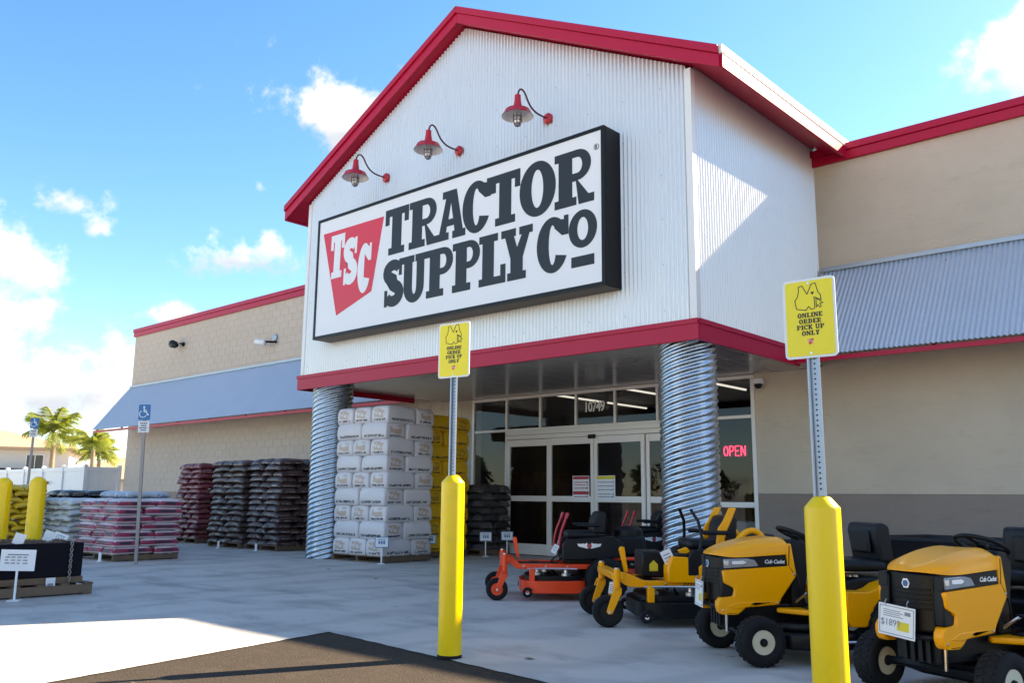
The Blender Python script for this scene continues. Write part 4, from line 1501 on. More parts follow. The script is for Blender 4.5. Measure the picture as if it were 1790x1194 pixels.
def lawn_tractor():
    t = empty('lawn_tractor')
    # bonnet top
    st = [(.200, .035, .728, .732), (.194, .080, .728, .738), (.180, .130, .727, .746), (.158, .170, .724, .756), (.125, .205, .719, .768), (.08, .240, .714, .787), (.0, .252, .716, .812), (-.10, .259, .723, .836), (-.21, .262, .731, .852), (-.31, .262, .737, .858), (-.345, .260, .738, .848), (-.372, .255, .738, .800)]
    n = 20

    def fn(i, j):
        x, hw, ze_, zc_ = st[j]
        a = math.pi * i / (n - 1)
        c = math.cos(a)
        y = hw * math.copysign(abs(c) ** .62, c)
        z = ze_ + (zc_ - ze_) * (math.sin(a) ** .55 if 0 < i < n - 1 else 0)
        crease = .010 * math.exp(-((abs(y) - hw * .55) / .03) ** 2) * (j > 2)
        return (x, y, z + crease)
    hood = MB().grid(fn, n, len(st))
    hood.f.append(tuple(range(n)))
    hood.f.append(tuple((len(st) - 1) * n + i for i in range(n)))
    ho = hood.build('bonnet', M['cub'], t, smooth=45)
    sub = ho.modifiers.new('sub', 'SUBSURF')
    sub.levels = 1
    sub.render_levels = 1
    panel = [(.158, .627), (.153, .54), (.076, .502), (.087, .446), (.182, .437), (.203, .41), (.206, .378), (.196, .340), (.175, .321), (.055, .318), (.028, .335), (-.009, .367), (-.12, .374), (-.255, .385), (-.278, .43), (-.399, .587), (-.366, .815), (-.335, .812), (-.326, .732), (-.336, .655)]
    for s in (1, -1):
        lo, hi = sorted((s * .19, s * .262))
        sp = MB().prism(panel, lo, hi).build('side_panel', M['cub'], t, bevel=.012, seg=3)
        ridge = [(.15, .60), (-.13, .600), (-.21, .53), (-.24, .41), (.02, .395), (.085, .43)]
        lo, hi = sorted((s * .255, s * .2665))
        MB().prism([(.14, .372), (.05, .36), (-.2, .40), (-.23, .41), (.06, .405)], lo, hi).build('crease_line', M['cub'], sp, bevel=.005)
        lo, hi = sorted((s * .18, s * .254))
        bd = MB().prism([(.155, .712), (.02, .712), (-.323, .738), (-.331, .654), (.157, .630)], lo, hi).build('headlight_band', M['black'], t, bevel=.006)
        lo, hi = sorted((s * .18, s * .2575))
        MB().prism([(.150, .704), (-.03, .708), (-.085, .698), (-.115, .655), (.150, .640)], lo, hi).build('headlight', M['lens'], bd, bevel=.005)
        lo, hi = sorted((s * .25, s * .2595))
        MB().prism([(.085, .690), (.0, .693), (-.025, .680), (.0, .668), (.085, .668)], lo, hi).build('reflector', M['led'], bd, bevel=.003)
        MB().prism([(.145, .69), (.11, .695), (.11, .66), (.145, .66)], lo, hi).build('indicator', M['steel'], bd, bevel=.003)
        if s > 0:
            side_text('Cub Cadet', .037, -.158, .2550, .674, bd, 'brand_lettering', M['led'], .25, .92, .0008)
            side_text('XT1', .036, .135, .2630, .334, sp, 'model_lettering', M['black'], .3, 1.05, .001)
            MB().box(.065, .135, .2625, .2632, .327, .3305).build('underline', M['black'], sp)
        lo, hi = sorted((s * .2545, s * .2632))
        MB().prism([(-.352, .80), (-.346, .80), (-.336, .66), (-.385, .585), (-.391, .588), (-.342, .655)], lo, hi).build('panel_seam', M['black'], sp)
        for bx_, bz_ in ((.165, .352), (-.235, .402), (-.372, .60)):
            MB().lathe([(.007, 0), (.007, .004), (.004, .006)], 10, Matrix.Translation((bx_, s * .262, bz_)) @ Matrix.Rotation(-s * math.pi / 2, 4, 'X')).build('bolt', M['steel'], sp)
    # grille
    plan = [(.03, -.20)] + [(.186 - 1.75 * y * y, y) for y in [-.20 + .04 * k for k in range(11)]] + [(.03, .20)]
    gr = MB().prism(plan, .395, .722, axis='z').build('grille', M['black'], t, bevel=.015, seg=3)
    for s in (1, -1):
        lo, hi = sorted((s * .17, s * .247))
        MB().prism([(.150, .708), (.10, .708), (.10, .50), (.05, .50), (.06, .44), (.165, .436), (.165, .52)], lo, hi).build('grille_cheek', M['black'], t, bevel=.012)
        lo, hi = sorted((s * .196, s * .20))
    for k in range(5):
        z = .52 + k * .026
        sp_ = [(.186 - 1.75 * y * y, y) for y in [-.15 + .03 * q for q in range(11)]]
        MB().prism([(a_ - .02, b_) for a_, b_ in sp_[::-1]] + [(a_ + .008, b_) for a_, b_ in sp_], z, z + .011, axis='z').build('slat', M['black_metal'], gr, bevel=.003)
    em = MB().prism(arc(0, .66, .030, .030, 0, 360, 6)[:-1], .0, .006, axis='x', M=Matrix.Translation((.186, .0, 0))).build('badge', M['led'], t)
    MB().prism(arc(0, .66, .020, .020, 0, 360, 6)[:-1], .0, .004, axis='x', M=Matrix.Translation((.1925, .0, 0))).build('badge_inset', M['label_blue'], em)
    MB().tube([(.08, -.22, .40), (.14, -.20, .375), (.192, -.11, .372), (.192, .11, .372), (.14, .20, .375), (.08, .22, .40)], .016, 8).build('bumper', M['black_metal'], t, smooth=60)
    # chassis
    MB().box(-1.22, .03, -.15, .15, .22, .39).build('chassis', M['black_metal'], t, bevel=.015)
    MB().tube([(-.12, -.34, .175), (-.12, .34, .175)], .024, 8).build('front_axle', M['black_metal'], t)
    for k in range(4):
        MB().box(.131, .142, -.10 + k * .06, -.07 + k * .06, .23, .36).build('front_vent', M['black'], t)
    MB().tube([(.12, .20, .20), (.12, .205, .33)], .011, 8).build('headlight_wire', M['steel'], t)
    for s in (1, -1):
        wheel(t, 'front_wheel', -.12, s * .40, .165, .145, .082, M['cream'])
        wheel(t, 'rear_wheel', -1.15, s * .375, .235, .20, .115, M['cream'])
        MB().tube([(-.12, s * .34, .165), (-.12, s * .485, .165)], .018, 8).build('axle_stub', M['black'], t)
    # mowing deck
    dk = [(-.24, -.20), (-.24, .22), (-.33, .42), (-.50, .50), (-.72, .50), (-.86, .40), (-.88, -.36), (-.74, -.48), (-.50, -.48), (-.33, -.40)]
    d = MB().prism(dk, .105, .215, axis='z').build('mowing_deck', M['black_metal'], t, bevel=.02)
    MB().prism([(x * .9 - .05, y * .8) for x, y in dk], .216, .27, axis='z').build('belt_cover', M['black'], d, bevel=.02)
    MB().tube([(-.45, .515, .17), (-.78, .515, .17)], .008, 6).build('deck_rail', M['steel'], d)
    # dashboard, wheel
    MB().prism([(-.374, .36), (-.374, .79), (-.40, .84), (-.50, .83), (-.545, .77), (-.50, .55), (-.47, .36)], -.205, .205).build('dashboard', M['black'], t, bevel=.02)
    MB().tube([(-.53, 0, .78), (-.605, 0, .850)], .022, 10).build('steering_column', M['black'], t)
    sw = MB().tube(torus_pts((-.61, 0, .862), .148, rad(-24)), .0135, 8, False).build('steering_wheel', M['black'], t, smooth=80)
    Mx = Matrix.Translation((-.61, 0, .859)) @ Matrix.Rotation(rad(-24), 4, 'Y')
    MB().lathe([(.05, -.012), (.05, .008), (.03, .014)], 16, Mx).build('wheel_boss', M['black'], sw)
    for a in (0, 120, 240):
        MB().tube([Mx @ Vector((.03 * math.cos(rad(a)), .03 * math.sin(rad(a)), 0)), Mx @ Vector((.14 * math.cos(rad(a)), .14 * math.sin(rad(a)), 0))], .012, 6).build('spoke', M['black'], sw)
    MB().tube(bez((-.46, .16, .70), (-.52, .24, .60), (-.50, .22, .45), (-.58, .18, .37), 10), .007, 6).build('throttle_cable', M['black'], t, smooth=80)
    MB().tube([(-.50, .17, .40), (-.545, .235, .46), (-.57, .24, .47)], .010, 6).build('brake_pedal', M['steel'], t)
    MB().box(-.62, -.55, .215, .27, .465, .478).build('pedal_pad', M['black'], t, bevel=.004)
    MB().lathe([(.03, .575), (.03, .60), (.02, .608)], 14, Matrix.Translation((-1.27, .16, 0))).build('fuel_cap', M['black'], t, smooth=40)
    for k in range(3):
        MB().box(-.86 - .05 * k, -.84 - .05 * k, .19, .225, .578, .592).build('switch', M['steel'] if k else M['red_lamp'], t)
    # footboards, fenders, seat
    for s in (1, -1):
        lo, hi = sorted((s * .16, s * .405))
        mb = MB()
        mb.prism([(-.27, s * .20), (-.40, s * .36), (-.50, s * .405), (-.735, s * .405), (-.735, s * .16), (-.30, s * .16)], .328, .362, axis='z')
        fb = mb.build('footboard', M['cub'], t, bevel=.010)
        MB().box(-.70, -.46, min(s * .20, s * .37), max(s * .20, s * .37), .363, .370).build('foot_mat', M['black'], fb)
        fen = [(-.700, .492), (-.86, .487), (-.915, .505), (-.97, .540), (-1.05, .562), (-1.14, .568), (-1.25, .555), (-1.33, .50), (-1.345, .43), (-1.315, .43), (-1.29, .48), (-1.20, .520), (-1.10, .522), (-1.02, .500), (-.955, .455), (-.905, .39), (-.872, .30), (-.845, .258), (-.820, .250), (-.728, .252), (-.700, .30)]
        lo, hi = sorted((s * .235, s * .415))
        MB().prism(fen, lo, hi).build('rear_fender', M['cub'], t, bevel=.014, seg=3)
    MB().prism([(-.71, .30), (-.71, .53), (-.90, .575), (-1.30, .575), (-1.33, .45), (-1.25, .35)], -.232, .232).build('seat_deck', M['black'], t, bevel=.02)
    MB().box(-.80, -.76, .15, .19, .56, .63).build('lever', M['black'], t, bevel=.01)
    MB().box(-1.07, -.73, -.225, .225, .61, .70).build('seat_cushion', M['seat'], t, bevel=.04, seg=4)
    sb = MB().prism([(-1.02, .68), (-.985, .90), (-1.0, .955), (-1.05, .968), (-1.10, .94), (-1.125, .68)], -.225, .225).build('seat_back', M['seat'], t, bevel=.035, seg=4)
    MB().box(-1.0, -.965, -.14, .14, .74, .91).build('seat_pad', M['seat'], sb, bevel=.03, seg=3)
    ADJ = {}
    for nm in ('bonnet', 'side_panel', 'crease_line', 'headlight_band', 'headlight', 'reflector', 'indicator', 'underline', 'panel_seam', 'bolt', 'grille', 'grille_cheek', 'slat', 'badge', 'badge_inset', 'bumper', 'front_vent', 'headlight_wire', 'brand_lettering', 'model_lettering', 'dashboard'):
        ADJ[nm] = (-.093, .86)
    for nm in ('rear_fender', 'seat_deck', 'footboard', 'foot_mat', 'lever'):
        ADJ[nm] = (-.066, 1.0)
    for nm in ('seat_cushion', 'seat_back', 'seat_pad'):
        ADJ[nm] = (-.14, .92)
    done = set()

    def walk(o):
        for c in kids(o):
            q = ADJ.get(c.name.split('.')[0])
            if q and c.type == 'MESH' and c.data.name not in done:
                done.add(c.data.name)
                if 'lettering' in c.name:
                    c.matrix_local = Matrix.Translation((q[0], c.matrix_local.translation.y * (q[1] - 1), 0)) @ c.matrix_local
                else:
                    c.data.transform(Matrix.Translation((q[0], 0, 0)) @ Matrix.Diagonal((1, q[1], 1, 1)))
            walk(c)
    walk(t)
    MB().tube([(-1.26, -.2, .33), (-1.42, -.2, .33), (-1.42, .2, .33), (-1.26, .2, .33)], .02, 6).build('rear_bar', M['black_metal'], t)
    return t


def place(o, x, y, ang, label, cat, group):
    o.location = (x, y, 0)
    o.rotation_euler = (0, 0, ang)
    tag(o, label, cat, group)


tr1 = lawn_tractor()
tr2 = copy_tree(tr1)
place(tr1, 2.256, -3.655, rad(230), 'yellow lawn tractor behind the near yellow bollard', 'lawn tractor', 'yellow lawn tractors')
place(tr2, 3.815, -4.17, rad(250), 'yellow lawn tractor farthest from the entrance, turned more to the front', 'lawn tractor', 'yellow lawn tractors')


def hung_card(F, ang, lx, ly, lz, w, h, roll, label, price):
    """a price sheet hung on a grille: stands in the tractor's front plane"""
    c, s = math.cos(ang), math.sin(ang)
    o = empty('price_sheet', (F[0] + c * lx - s * ly, F[1] + s * lx + c * ly, lz), ang, label, 'price sheet', 'price sheets hung on the tractor grilles')
    R = Matrix.Rotation(roll, 4, 'X') @ Matrix.Rotation(rad(-2), 4, 'Y')
    cd = MB().box(0, .0025, -w / 2, w / 2, -h, 0, R).build('sheet', M['white'], o)
    mb = MB()
    b = .008
    for q in ((-w / 2 + b, w / 2 - b, -.014, -.010), (-w / 2 + b, w / 2 - b, -h + .010, -h + .014), (-w / 2 + b, -w / 2 + b + .004, -h + .010, -.010), (w / 2 - b - .004, w / 2 - b, -h + .010, -.010)):
        mb.box(.003, .0036, q[0], q[1], q[2], q[3], R)
    for k in range(4):
        mb.box(.003, .0036, -w * .36, w * (.1 + .08 * (k % 2)), -.035 - .011 * k, -.031 - .011 * k, R)
    mb.box(.003, .0036, w * .22, w * .38, -.048, -.028, R)
    mb.build('print', M['print_grey'], cd)
    MB().box(.003, .0036, w * .02, w * .34, -h * .78, -h * .50, R).build('picture', M['print_yellow'], cd)
    if price:
        q = front_text(price, h * .30, .0032, -w * .12, -h * .66, cd, 'price', M['print_grey'])
        q.matrix_local = R @ Matrix.Translation((.0034, -w * .16, -h * .68)) @ Matrix(((0, 0, 1, 0), (1, 0, 0, 0), (0, 1, 0, 0), (0, 0, 0, 1)))
    for s in (-1, 1):
        MB().tube([(-.006, s * w * .3, .030), (.010, s * w * .3, .012), (.006, s * w * .3, -.008)], .0035, 5).build('hook', M['steel'], o)


A1 = rad(230)
hung_card((2.256, -3.655), A1, .142, -.05, .535, .165, .185, rad(-3), 'blank looking price sheet on grille of tractor behind bollard', '')
hung_card((3.815, -4.17), rad(250), .145, -.03, .535, .245, .175, rad(-4), 'price sheet reading 1899 on grille of the farther tractor', '$1899')


# ------------------------------------------------------------------ zero-turn mowers
def caster(t, x, y, r, w, paint, arm_y):
    s = 1 if y > 0 else -1
    ca = empty('caster_fork', (0, 0, 0))
    ca.parent = t
    wheel(t, 'caster_wheel', x, y, r, w, r * .55, paint if paint is M['orange'] else M['black'], False)
    pl_ = [(x + .005, r - .022), (x - .03, r - .018), (x - .115, r * 2 + .02), (x - .115, r * 2 + .065), (x - .05, r * 2 + .065), (x - .03, r * 2 + .02), (x + .022, r)]
    for q in (1, -1):
        lo, hi = sorted((y + q * (w / 2 + .012), y + q * (w / 2 + .026)))
        MB().prism(pl_, lo, hi).build('fork_plate', paint, ca, bevel=.004)
    MB().box(x - .115, x - .05, y - w / 2 - .026, y + w / 2 + .026, r * 2 + .045, r * 2 + .068).build('fork_crown', paint, ca, bevel=.005)
    MB().tube([(x + .0, y - w / 2 - .035, r), (x + .0, y + w / 2 + .035, r)], .013, 8).build('axle_bolt', M['steel'], ca)
    MB().tube([(x - .085, y, r * 2 + .07), (x - .085, y, .50)], .030, 12).build('spindle', paint, ca, smooth=50)
    MB().tube([(x - .085, y, .50), (x - .085, y, .512)], .022, 8).build('spindle_cap', M['steel'], ca)
    return ca


def zero_turn(paint, r, ct, orange):
    t = empty('zero_turn_mower')
    for s in (1, -1):
        caster(t, 0, s * ct, r, .105, paint, ct)
        # frame rail with kick-up to the front beam
        MB().prism([(-.10, .455), (-.17, .455), (-.26, .392), (-1.25, .392), (-1.25, .335), (-.23, .335), (-.14, .395), (-.10, .395)], min(s * .29, s * .35), max(s * .29, s * .35)).build('frame_rail', paint, t, bevel=.006)
        wheel(t, 'rear_wheel', -1.22, s * .47, .235, .20, .12, M['black'], True)
    MB().box(-.145, -.045, -ct, ct, .405, .468).build('front_beam', paint, t, bevel=.008)
    MB().prism([(-.20, .36), (-.72, .36), (-.72, .375), (-.20, .375)], -.288, .288).build('foot_plate', M['black'] if orange else paint, t)
    MB().prism([(-.265, .44), (-.235, .44), (-.185, .655), (-.205, .68), (-.232, .67)], .06 if orange else -.03, .12 if orange else .04).build('foot_pedal', paint, t, bevel=.006)
    # deck shell
    hw = .53
    plan = [(-.27, -.12), (-.27, .16)] + [(x, y) for x, y in arc(-.47, hw - .22, .2, .22, 10, 90, 6)] + [(-.85, hw), (-.98, hw - .06), (-1.02, hw - .22), (-1.02, -hw + .22), (-.9, -hw), (-.5, -hw), (-.33, -hw + .16)]
    dk = MB().prism(plan, .085, .215, axis='z').build('mowing_deck', paint if orange else M['black_metal'], t, bevel=.012, seg=3)
    MB().prism([(x * .86 - .1, y * .82) for x, y in plan], .216, .262, axis='z').build('belt_cover', M['black'], dk, bevel=.02)
    MB().prism([(-.30, .095), (-1.0, .095), (-1.0, .112), (-.30, .112)], hw - .004, hw + .006).build('deck_lip', paint if orange else M['black'], dk)
    for x, y in ((-.47, .2), (-.78, .33), (-.6, -.25)):
        MB().lathe([(.055, .262), (.055, .29), (.025, .295), (.022, .33)], 14, Matrix.Translation((x, y, 0))).build('spindle_pulley', M['steel'], dk, smooth=40)
    MB().prism([(-.36, .21), (-.42, .21), (-.42, .33), (-.39, .36), (-.36, .33)], hw - .13, hw - .06).build('deck_bracket', paint, dk, bevel=.006)
    for s in (1, -1):
        w_ = wheel(t, 'gauge_wheel', -.335, s * (hw - .02), .055, .06, .02, M['led'], False)
        w_.location.z = .095
    # engine deck, seat platform, seat
    MB().box(-1.62, -.76, -.30, .30, .395, .47).build('rear_frame', M['black_metal'] if orange else paint, t, bevel=.01)
    pod = [(-.745, .44), (-.745, .60), (-.80, .665), (-1.33, .70), (-1.44, .62), (-1.44, .50), (-1.36, .47), (-1.0, .44)]
    for s in (1, -1):
        lo, hi = sorted((s * .20, s * .40))
        fd = MB().prism(pod, lo, hi).build('fender_pod', M['black'], t, bevel=.04, seg=3)
        if s > 0 and orange:
            mb = MB()
            for q in (-1, 1):
                for k in range(3):
                    cx_ = -1.04 - q * (.035 + .036 * k)
                    mb.prism([(cx_ + .018 * q, .566 + .008 * k), (cx_ - .018 * q, .572 + .010 * k), (cx_ - .030 * q, .612 + .004 * k), (cx_ + .010 * q, .630 - .006 * k)], .4005, .4020)
            mb.build('emblem_wings', M['led'], fd)
            MB().prism([(-1.04 + a, .596 + b) for a, b in arc(0, 0, .028, .026, 0, 360, 12)[:-1]], .4005, .4024).build('emblem_centre', M['print_red'], fd)
    MB().box(-1.36, -.82, -.195, .195, .50, .66).build('seat_platform', M['black'], t, bevel=.03)
    MB().box(-1.17, -.80, -.22, .22, .662, .755).build('seat_cushion', M['seat'], t, bevel=.04, seg=4)
    sb = MB().prism([(-1.10, .72), (-1.115, .88), (-1.16, .965), (-1.215, .985), (-1.265, .95), (-1.255, .72)], -.225, .225).build('seat_back', M['seat'], t, bevel=.04, seg=4)
    for s in (1, -1):
        MB().box(-1.18, -.92, min(s * .235, s * .285), max(s * .235, s * .285), .80, .84).build('armrest', M['seat'], t, bevel=.02)
    for s in (1, -1):
        for x_ in (-.30, -.55, -.80, -1.05):
            MB().lathe([(.011, 0), (.011, .006), (.006, .009)], 6, Matrix.Translation((x_, s * .350, .364)) @ Matrix.Rotation(-s * math.pi / 2, 4, 'X')).build('frame_bolt', M['steel'], t)
        MB().tube(bez((-.76, s * .24, .46), (-.66, s * .30, .42), (-.60, s * .26, .30), (-.70, s * .2, .26), 8), .009, 6).build('control_cable', M['black'], t, smooth=80)
    MB().tube([(-.34, .40, .34), (-.62, .42, .345), (-.90, .40, .34)], .011, 6).build('lift_link', M['steel'], t)
    MB().box(-.50, -.40, -.30, .30, .376, .384).build('tread_plate', M['black'], t)
    # control levers
    lm = M['red_lamp'] if orange else M['black']
    for s in (1, -1):
        y = s * .27
        if orange:
            pts = [(-.70, y * 1.15, .55), (-.715, y * 1.1, .68), (-.735, y * 1.05, .76), (-.79, y, .90), (-.81, y * .97, .955)]
        else:
            pts = [(-.86, y * 1.25, .58), (-.90, y * 1.2, .78), (-.885, y * 1.0, .92), (-.83, y * .8, 1.03)]
        lv = MB().tube(pts, .0155, 8).build('control_lever', lm, t, smooth=70)
        if orange:
            MB().tube([pts[-2], pts[-1]], .02, 8).build('grip', lm, lv)
    # engine
    en = MB().box(-1.72, -1.38, -.20, .20, .472, .70).build('engine', M['black'], t, bevel=.03)
    MB().lathe([(.17, .70), (.17, .76), (.13, .80), (.05, .81)], 24, Matrix.Translation((-1.55, 0, 0))).build('engine_shroud', M['black'], en, smooth=40)
    MB().tube([(-1.3, -.3, .45), (-1.80, -.3, .45), (-1.80, .3, .45), (-1.3, .3, .45)], .02, 8).build('engine_guard', paint, t, smooth=60)
    if not orange:
        MB().prism([(-.17, .468), (-.10, .475), (-.10, .40), (-.20, .34), (-.36, .335), (-.36, .388)], .352, .372).build('gusset', paint, t, bevel=.004)
        MB().prism([(-.84, .40), (-.84, .52), (-.95, .60), (-1.12, .60), (-1.20, .52), (-1.20, .40)], .402, .418).build('side_plate', paint, t, bevel=.006)
        MB().prism([(-.56, .376), (-.56, .52), (-.60, .61), (-.90, .60), (-.98, .50), (-.98, .376)], .205, .395).build('side_console', paint, t, bevel=.02, seg=3)
        MB().box(-.76, -.64, .22, .37, .60, .635).build('console_top', M['black'], t, bevel=.012)
        MB().prism([(-.72, .612), (-.68, .66), (-.76, .69), (-.80, .65)], .25, .30).build('console_knob', paint, t, bevel=.006)
        MB().prism([(-.83, .392), (-.66, .392), (-1.0, .52), (-1.0, .46)], .352, .392).build('rail_brace', paint, t, bevel=.005)
        for s in (1, -1):
            lo, hi = sorted((s * .226, s * .262))
            MB().prism([(-1.05, .70), (-1.12, .70), (-1.16, .84), (-1.205, .93), (-1.255, 1.05), (-1.185, 1.05), (-1.12, .92), (-1.075, .86)], lo, hi).build('seat_side_frame', paint, t, bevel=.012, seg=3)
            MB().tube(bez((-1.20, s * .36, .72), (-1.28, s * .37, .87), (-1.42, s * .38, .90), (-1.47, s * .38, .74), 10), .028, 8).build('fender_handle', paint, t, smooth=70)
        bx_ = MB().box(-.60, -.38, -.26, .12, .40, .64).build('front_bin', M['black'], t, bevel=.02)
        MB().prism([(-.53, .46), (-.45, .46), (-.45, .52), (-.49, .56), (-.53, .52)], .1205, .123).build('badge', M['print_yellow'], bx_)
        side_text('ZT1', .05, -.70, .3515, .343, t, 'model_lettering', M['black'], .3, 1.0, .001)
    return t


zo = zero_turn(M['orange'], .122, .42, True)
place(zo, -1.594, -1.962, math.atan2(-.70, -.71), 'red orange zero-turn mower with black seat parked nearest the doors', 'mower', 'zero-turn mowers')
zo2 = copy_tree(zo)
place(zo2, -2.07, .09, math.atan2(-.70, -.71), 'second red orange zero-turn mower half hidden behind the first', 'mower', 'zero-turn mowers')
zy = zero_turn(M['cub'], .138, .44, False)
place(zy, .477, -2.741, math.atan2(-.71, -.70), 'yellow zero-turn mower with black levers before the steel column', 'mower', 'zero-turn mowers')


def mower_tag(x, y, z, rz, tilt, w, h, label):
    o = empty('hang_tag', (x, y, z), rz, label, 'tag', 'paper tags on the mowers')
    R = Matrix.Rotation(tilt, 4, 'Y')
    cd = MB().box(-w / 2, w / 2, -.002, .001, -h, 0, R).build('card', M['white'], o)
    mb = MB()
    for k in range(4):
        mb.box(-w * .35, w * .3, -.0035, -.0022, -h * (.25 + .16 * k), -h * (.20 + .16 * k), R)
    mb.build('print', M['print_grey'], cd)
    MB().tube([(0, 0, -.005), (.01, .004, .05)], .002, 5).build('string', M['white'], o)


def loc(F, ang, x, y):
    c, s = math.cos(ang), math.sin(ang)
    return (F[0] + c * x - s * y, F[1] + s * x + c * y)


AO, AY = math.atan2(-.70, -.71), math.atan2(-.71, -.70)
p = loc((-1.594, -1.962), AO, -.68, .345)
mower_tag(p[0], p[1], .60, rad(35), .5, .06, .10, 'white paper tag tied to the lever of the red orange mower')
p = loc((.477, -2.741), AY, -.555, .30)
mower_tag(p[0], p[1], .66, rad(40), -.45, .10, .18, 'large white paper tag on the yellow zero-turn mower console')
p = loc((.477, -2.741), AY, -.05, .43)
mower_tag(p[0], p[1], .385, rad(40), .15, .055, .10, 'small white paper tag at the front caster of the yellow mower')

# black poly yard cart by the wall
o = empty('yard_cart', (3.05, -.55, 0), rad(-18), 'black poly yard cart parked by the wall behind tractor', 'cart')
vs = [(-.55, -.36, .35), (.55, -.36, .35), (.55, .36, .35), (-.55, .36, .35), (-.68, -.46, .78), (.68, -.46, .78), (.68, .46, .78), (-.68, .46, .78)]
vi = [(x * .94, y * .94, z + .02) for x, y, z in vs]
MB().add(vs + vi, [(3, 2, 1, 0), (0, 1, 5, 4), (1, 2, 6, 5), (2, 3, 7, 6), (3, 0, 4, 7), (8, 9, 10, 11), (8, 12, 13, 9), (9, 13, 14, 10), (10, 14, 15, 11), (11, 15, 12, 8), (4, 5, 13, 12), (5, 6, 14, 13), (6, 7, 15, 14), (7, 4, 12, 15)]).build('tub', M['black'], o, bevel=.015)
for s in (1, -1):
    wheel(o, 'cart_wheel', .05, s * .36, .19, .12, .10, M['black'], False)
MB().tube([(-.5, 0, .30), (-1.05, 0, .22)], .022, 8).build('tow_bar', M['black_metal'], o)
MB().box(-.5, .5, -.03, .03, .27, .34).build('frame', M['black_metal'], o)
MB().tube([(.05, -.36, .19), (.05, .36, .19)], .02, 8).build('axle', M['black_metal'], o)
MB().box(-.9, -.84, -.02, .02, .0, .27).build('prop_stand', M['black_metal'], o)

# ------------------------------------------------------------------ bollards and posted signs
def bollard(x, y, h, r, label):
    o = empty('bollard', (x, y, 0), random.uniform(0, 6), label, 'bollard', 'yellow bollards')
    n = 40
    prof = [(r * 1.0, 0), (r * 1.0, h - .068), (r * .993, h - .060), (r * .97, h - .053), (r * .60, h - .017), (r * .50, h - .008), (r * .38, h - .003), (r * .1, h)]
    MB().lathe(prof, n).build('sleeve', M['bollard'], o, smooth=70)
    MB().lathe([(r * 1.04, .0), (r * 1.04, .018), (r * 1.005, .022)], n).build('base_seal', M['black'], o, smooth=25)
    return o


B1, B2 = (0.89, -5.09), (3.83, -5.48)
bollard(B1[0], B1[1], 1.285, .0855, 'yellow bollard standing alone at the asphalt corner carrying a yellow sign')
bollard(B2[0], B2[1], 1.145, .0835, 'yellow bollard before the lawn tractors carrying a yellow sign')
bollard(-6.04, -5.45, 1.325, .095, 'plain yellow bollard behind black bin, nearest the chain')
bollard(-6.36, -5.73, 1.31, .095, 'plain yellow bollard at the far end behind black bin')


def rounded(w, h, r, n=5):
    P = []
    for cx_, cz_, a in ((w / 2 - r, h / 2 - r, 0), (-w / 2 + r, h / 2 - r, 90), (-w / 2 + r, -h / 2 + r, 180), (w / 2 - r, -h / 2 + r, 270)):
        P += arc(cx_, cz_, r, r, a, a + 90, n)
    return P


def stroke(mb, pts, wd, y, closed=False):
    seq = list(zip(pts, pts[1:] + ([pts[0]] if closed else [])))
    if not closed:
        seq = list(zip(pts[:-1], pts[1:]))
    for k, (a, b) in enumerate(seq):
        dx, dz = b[0] - a[0], b[1] - a[1]
        q = math.hypot(dx, dz) or 1
        nx, nz = -dz / q * wd / 2, dx / q * wd / 2
        ex, ez_ = dx / q * wd * .4, dz / q * wd * .4
        mb.prism([(a[0] - ex + nx, a[1] - ez_ + nz), (b[0] + ex + nx, b[1] + ez_ + nz), (b[0] + ex - nx, b[1] + ez_ - nz), (a[0] - ex - nx, a[1] - ez_ - nz)], y - .0006 - .00012 * (k % 3), y)


